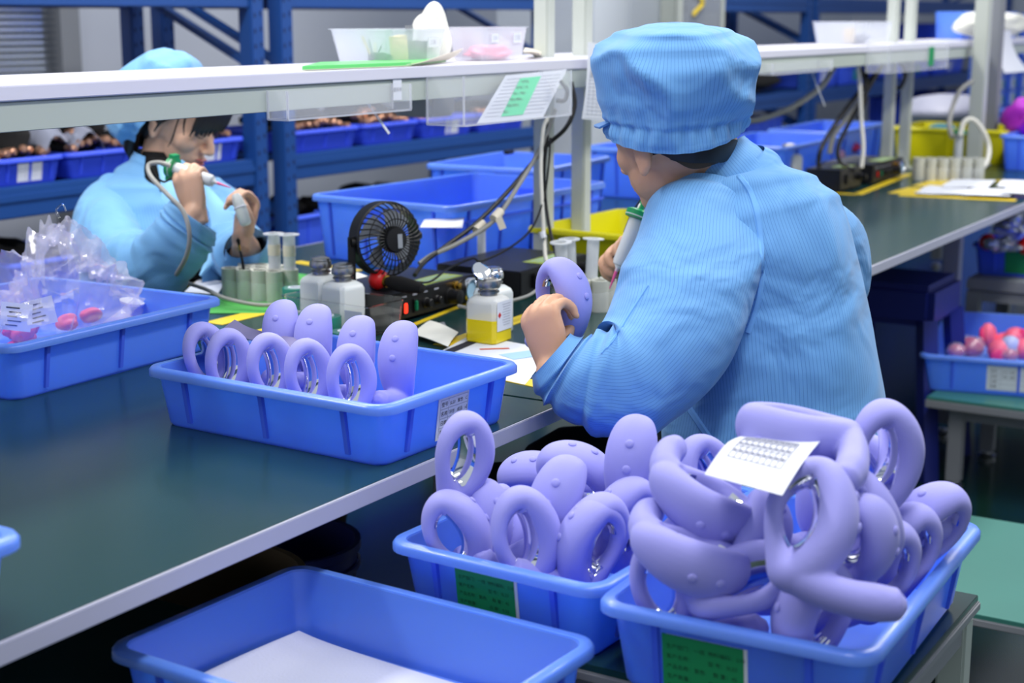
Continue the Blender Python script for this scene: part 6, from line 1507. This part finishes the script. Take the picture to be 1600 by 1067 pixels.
for i, (px, lb) in enumerate(((1566, 'left'), (1584, 'middle'), (1602, 'right'))):
    x = PY(px, 120, 2.62)[0]
    t = thing('labelled_box_tower', '%s tall tower of blue boxes with white labels at the right edge' % lb, 'boxes', (x, 2.62, 0), group='towers of labelled boxes')
    for k in range(13):
        b = MB().bbox((x, 2.72, 0.052+k*0.102), (0.17, 0.20, 0.100), 0.004).build('box', 'crate_blue', t)
        MB().box((x-0.02, 2.6185, 0.052+k*0.102), (0.05, 0.003, 0.07)).build('box_label', 'paper', b, smooth=False)
        MB().box((x+0.052, 2.6185, 0.052+k*0.102), (0.025, 0.003, 0.05)).build('green_mark', 'label_green', b, smooth=False)
# ================================================================ right foreground: crate of pink parts on the low platform
zl = ZL+0.0005; hc_ = 0.105
k0, k1 = P(1449, 553, ZL+hc_), P(1484, 486, ZL+hc_)
pw = float(np.linalg.norm(k1-k0)); prz = math.atan2((k1-k0)[1], (k1-k0)[0])
pl = 0.54; pw += 0.03
d_ = V((math.cos(prz), math.sin(prz))); n_ = V((d_[1], -d_[0]))
pc = (k0[:2]+k1[:2])/2+n_*(pl/2-0.022)
pcrate = crate('blue crate of pink parts on the low platform at the right edge', (pc[0], pc[1], zl), prz, pw, pl, hc_, taper=0.012, rim=0.012)
crate_card(pcrate, '-x', -0.03, 0.050, 0.110, 0.072, 'white')
def pink_item(name, label, px, py, z, parts):
    c = P(px, py, z); t = thing(name, label, 'massager', c, group='pink parts in the right crate')
    for nm, m, kind, off, r, ax in parts:
        o_ = RT*off[0]-FH*off[1]+V((0, 0, off[2])); A_ = RT*ax[0]-FH*ax[1]+V((0, 0, ax[2]))
        if kind == 'ball': MB().ball(c+o_, 1.0, 20, 12, r).build(nm, m, t)
        else: MB().lathe([(0.0001, -r[2]), (r[0]*0.7, -r[2]*0.9), (r[0], -r[2]*0.3), (r[0], r[2]*0.3), (r[0]*0.7, r[2]*0.9), (0.0001, r[2])], c+o_, 26, A_).build(nm, m, t)
    return t
zi = ZL+0.05
pink_item('pink_massager', 'pink oval massager standing upright with a hot pink face', 1545, 524, zi+0.03, [('body', 'pink_part', 'disc', (0, 0, 0), (0.038, 0, 0.020), (0.8, 0.5, 0.2)), ('face', 'hot_pink', 'disc', (-0.018, 0.008, 0), (0.028, 0, 0.010), (0.8, 0.5, 0.2)), ('tail', 'pink_part', 'ball', (0.05, -0.01, -0.02), (0.045, 0.03, 0.026), (0, 0, 1))])
pink_item('pink_massager', 'round pink massager in the middle of the right crate', 1562, 548, zi+0.02, [('body', 'pink_part', 'ball', (0, 0, 0), (0.040, 0.036, 0.034), (0, 0, 1)), ('face', 'hot_pink', 'disc', (-0.012, 0.03, -0.01), (0.024, 0, 0.010), (0.1, 1, 0))])
pink_item('pale_egg', 'pale blue egg-shaped part among the pink ones', 1578, 540, zi+0.035, [('body', 'pale_blue', 'ball', (0, 0, 0), (0.036, 0.030, 0.030), (0, 0, 1)), ('seam', 'edge_grey', 'disc', (0, 0, 0), (0.0365, 0, 0.001), (0, 0.2, 1))])
pink_item('pink_massager', 'long pink massager lying along the back of the right crate', 1585, 526, zi+0.03, [('body', 'pink_part', 'ball', (0, 0, 0), (0.060, 0.030, 0.028), (0, 0, 1)), ('face', 'hot_pink', 'disc', (0.02, 0.02, 0.01), (0.018, 0, 0.012), (0, 1, 0.3))])
pink_item('pink_massager', 'pink massager cut off by the right picture edge', 1600, 545, zi+0.025, [('body', 'pink_part', 'ball', (0, 0, 0), (0.045, 0.035, 0.032), (0, 0, 1)), ('face', 'hot_pink', 'disc', (0, 0.03, 0), (0.02, 0, 0.01), (0, 1, 0))])
for k, (px, py, lb) in enumerate(((1494, 548, 'left'), (1517, 543, 'large'), (1576, 555, 'near'))):
    c = P(px, py, zi+0.012); t = thing('wrapped_ball', '%s magenta ball wrapped in clear film in the right crate' % lb, 'ball', c)
    MB().ball(c, (0.026, 0.040, 0.026)[k], 20, 12, (1, 1, 0.8)).build('ball', 'plum' if 'plum' in M else mat('plum', rgb(176, 70, 120), 0.2, coat=0.8), t)
    lump('film', None, None, c, ((0.029, 0.044, 0.030)[k],)*2+((0.024, 0.036, 0.026)[k],), 'film', 100+k, 0.10, 3.0, 20, 12, t, True)
# stand with the crate of red balls
ZT = 0.45
a = P(1512, 434, ZT)
stand('stand', 'grey stand at the right edge carrying the crate of red balls', 'stand', a[0], a[0]+0.45, a[1]-0.62, a[1], ZT, 'edge_mid', lip=0.03, apron=0.035, leg=0.045)
cb = crate_from_corner(P(1526, 428, ZT), 0.36, 0.46, 0.012, 0.010, 0.0, -1, 1)
rbc = crate('blue crate of red balls and silver bags on the grey stand', (cb[0], cb[1], ZT+0.0005), 0.0, 0.36, 0.46, 0.105, 'crate_blue_dark', taper=0.012, rim=0.010)
crate_card(rbc, '-x', -0.04, 0.05, 0.15, 0.075, 'green', txt=False)
for k, (px, py, r, lb) in enumerate(((1543, 378, 0.028, 'left red glossy ball in the crate on the grey stand'), (1592, 366, 0.030, 'right red glossy ball in the crate on the grey stand'), (1604, 384, 0.03, 'red glossy ball at the picture edge in the stand crate'))):
    c = P(px, py, ZT+0.115); t = thing('red_ball_head', lb, 'massager', c); MB().ball(c, r, 20, 14).build('ball', 'red_gloss', t); MB().lathe([(0.012, 0), (0.018, 0.03), (0.016, 0.10), (0.0001, 0.11)], c+V((0.02, 0, 0)), 16, (0.9, -0.3, -0.25)).build('handle', 'black_cloth', t)
for k, (px, py, lb) in enumerate(((1565, 382, 'low silver foil bag beside the left red ball'), (1578, 352, 'tall silver foil bag over the red balls'), (1600, 345, 'silver foil bag at the picture edge over the red balls'))):
    c = P(px, py, ZT+0.12+0.03*(k > 0)); lump('foil_bag', lb, 'bag', c, (0.05, 0.06, (0.022, 0.045, 0.04)[k]), 'foil' if 'foil' in M else mat('foil', rgb(206, 210, 220), 0.2, 0.6), 110+k, 0.22, 2.4, 28, 18, flat=True)
# dark blue stool under the second bench
s = PD(1402, 452, 4.52); t = thing('plastic_stool', 'dark blue plastic stool under the second bench', 'stool', (s[0], s[1], 0))
MB().bbox((s[0], s[1], 0.50), (0.30, 0.30, 0.12), 0.02).build('seat', 'stool_blue' if 'stool_blue' in M else mat('stool_blue', rgb(26, 38, 120), 0.45), t)
for sx in (-1, 1):
    for sy in (-1, 1): MB().bar((s[0]+sx*0.13, s[1]+sy*0.13, 0.46), (s[0]+sx*0.17, s[1]+sy*0.17, 0.0), 0.045).build('leg', 'stool_blue', t)
# under the near bench: bucket and bin
b = PD(322, 930, 2.42); t = thing('bucket', 'dull tan bucket standing in the shade under the near bench', 'bucket', (b[0], b[1], 0))
MB().lathe([(0.105, 0), (0.125, 0.005), (0.150, 0.42), (0.158, 0.425), (0.158, 0.445), (0.147, 0.445), (0.120, 0.02), (0.0001, 0.018)], (b[0], b[1], 0), 40).build('pail', 'tan_bucket', t)
MB().lathe([(0.1515, 0.385), (0.157, 0.388), (0.157, 0.398), (0.151, 0.400)], (b[0], b[1], 0), 40, cap0=False, cap1=False).build('ridge', 'tan_bucket', t)
az_ = math.atan2(b[1], b[0])+PI+0.10; r0 = 0.149
MB().sheet(np.array([[(b[0]+(r0-0.06*(0.38-z_)+0.002)*math.cos(az_+u), b[1]+(r0-0.06*(0.38-z_)+0.002)*math.sin(az_+u), z_) for u in np.linspace(-0.13, 0.13, 5)] for z_ in (0.30, 0.37)]), 0.0008).build('sticker', 'ink', t)
x_ = PD(446, 880, 2.78); t = thing('waste_bin', 'narrow dark blue bin under the near bench behind the bucket', 'bin', (x_[0], x_[1], 0))
MB().lathe([(0.10, 0), (0.11, 0.004), (0.13, 0.36), (0.137, 0.365), (0.137, 0.38), (0.127, 0.38), (0.105, 0.012), (0.0001, 0.01)], (x_[0], x_[1], 0), 32).build('pail', 'stool_blue', t)
MB().lathe([(0.131, 0.33), (0.136, 0.332), (0.136, 0.340), (0.132, 0.342)], (x_[0], x_[1], 0), 32, cap0=False, cap1=False).build('ridge', 'stool_blue', t)
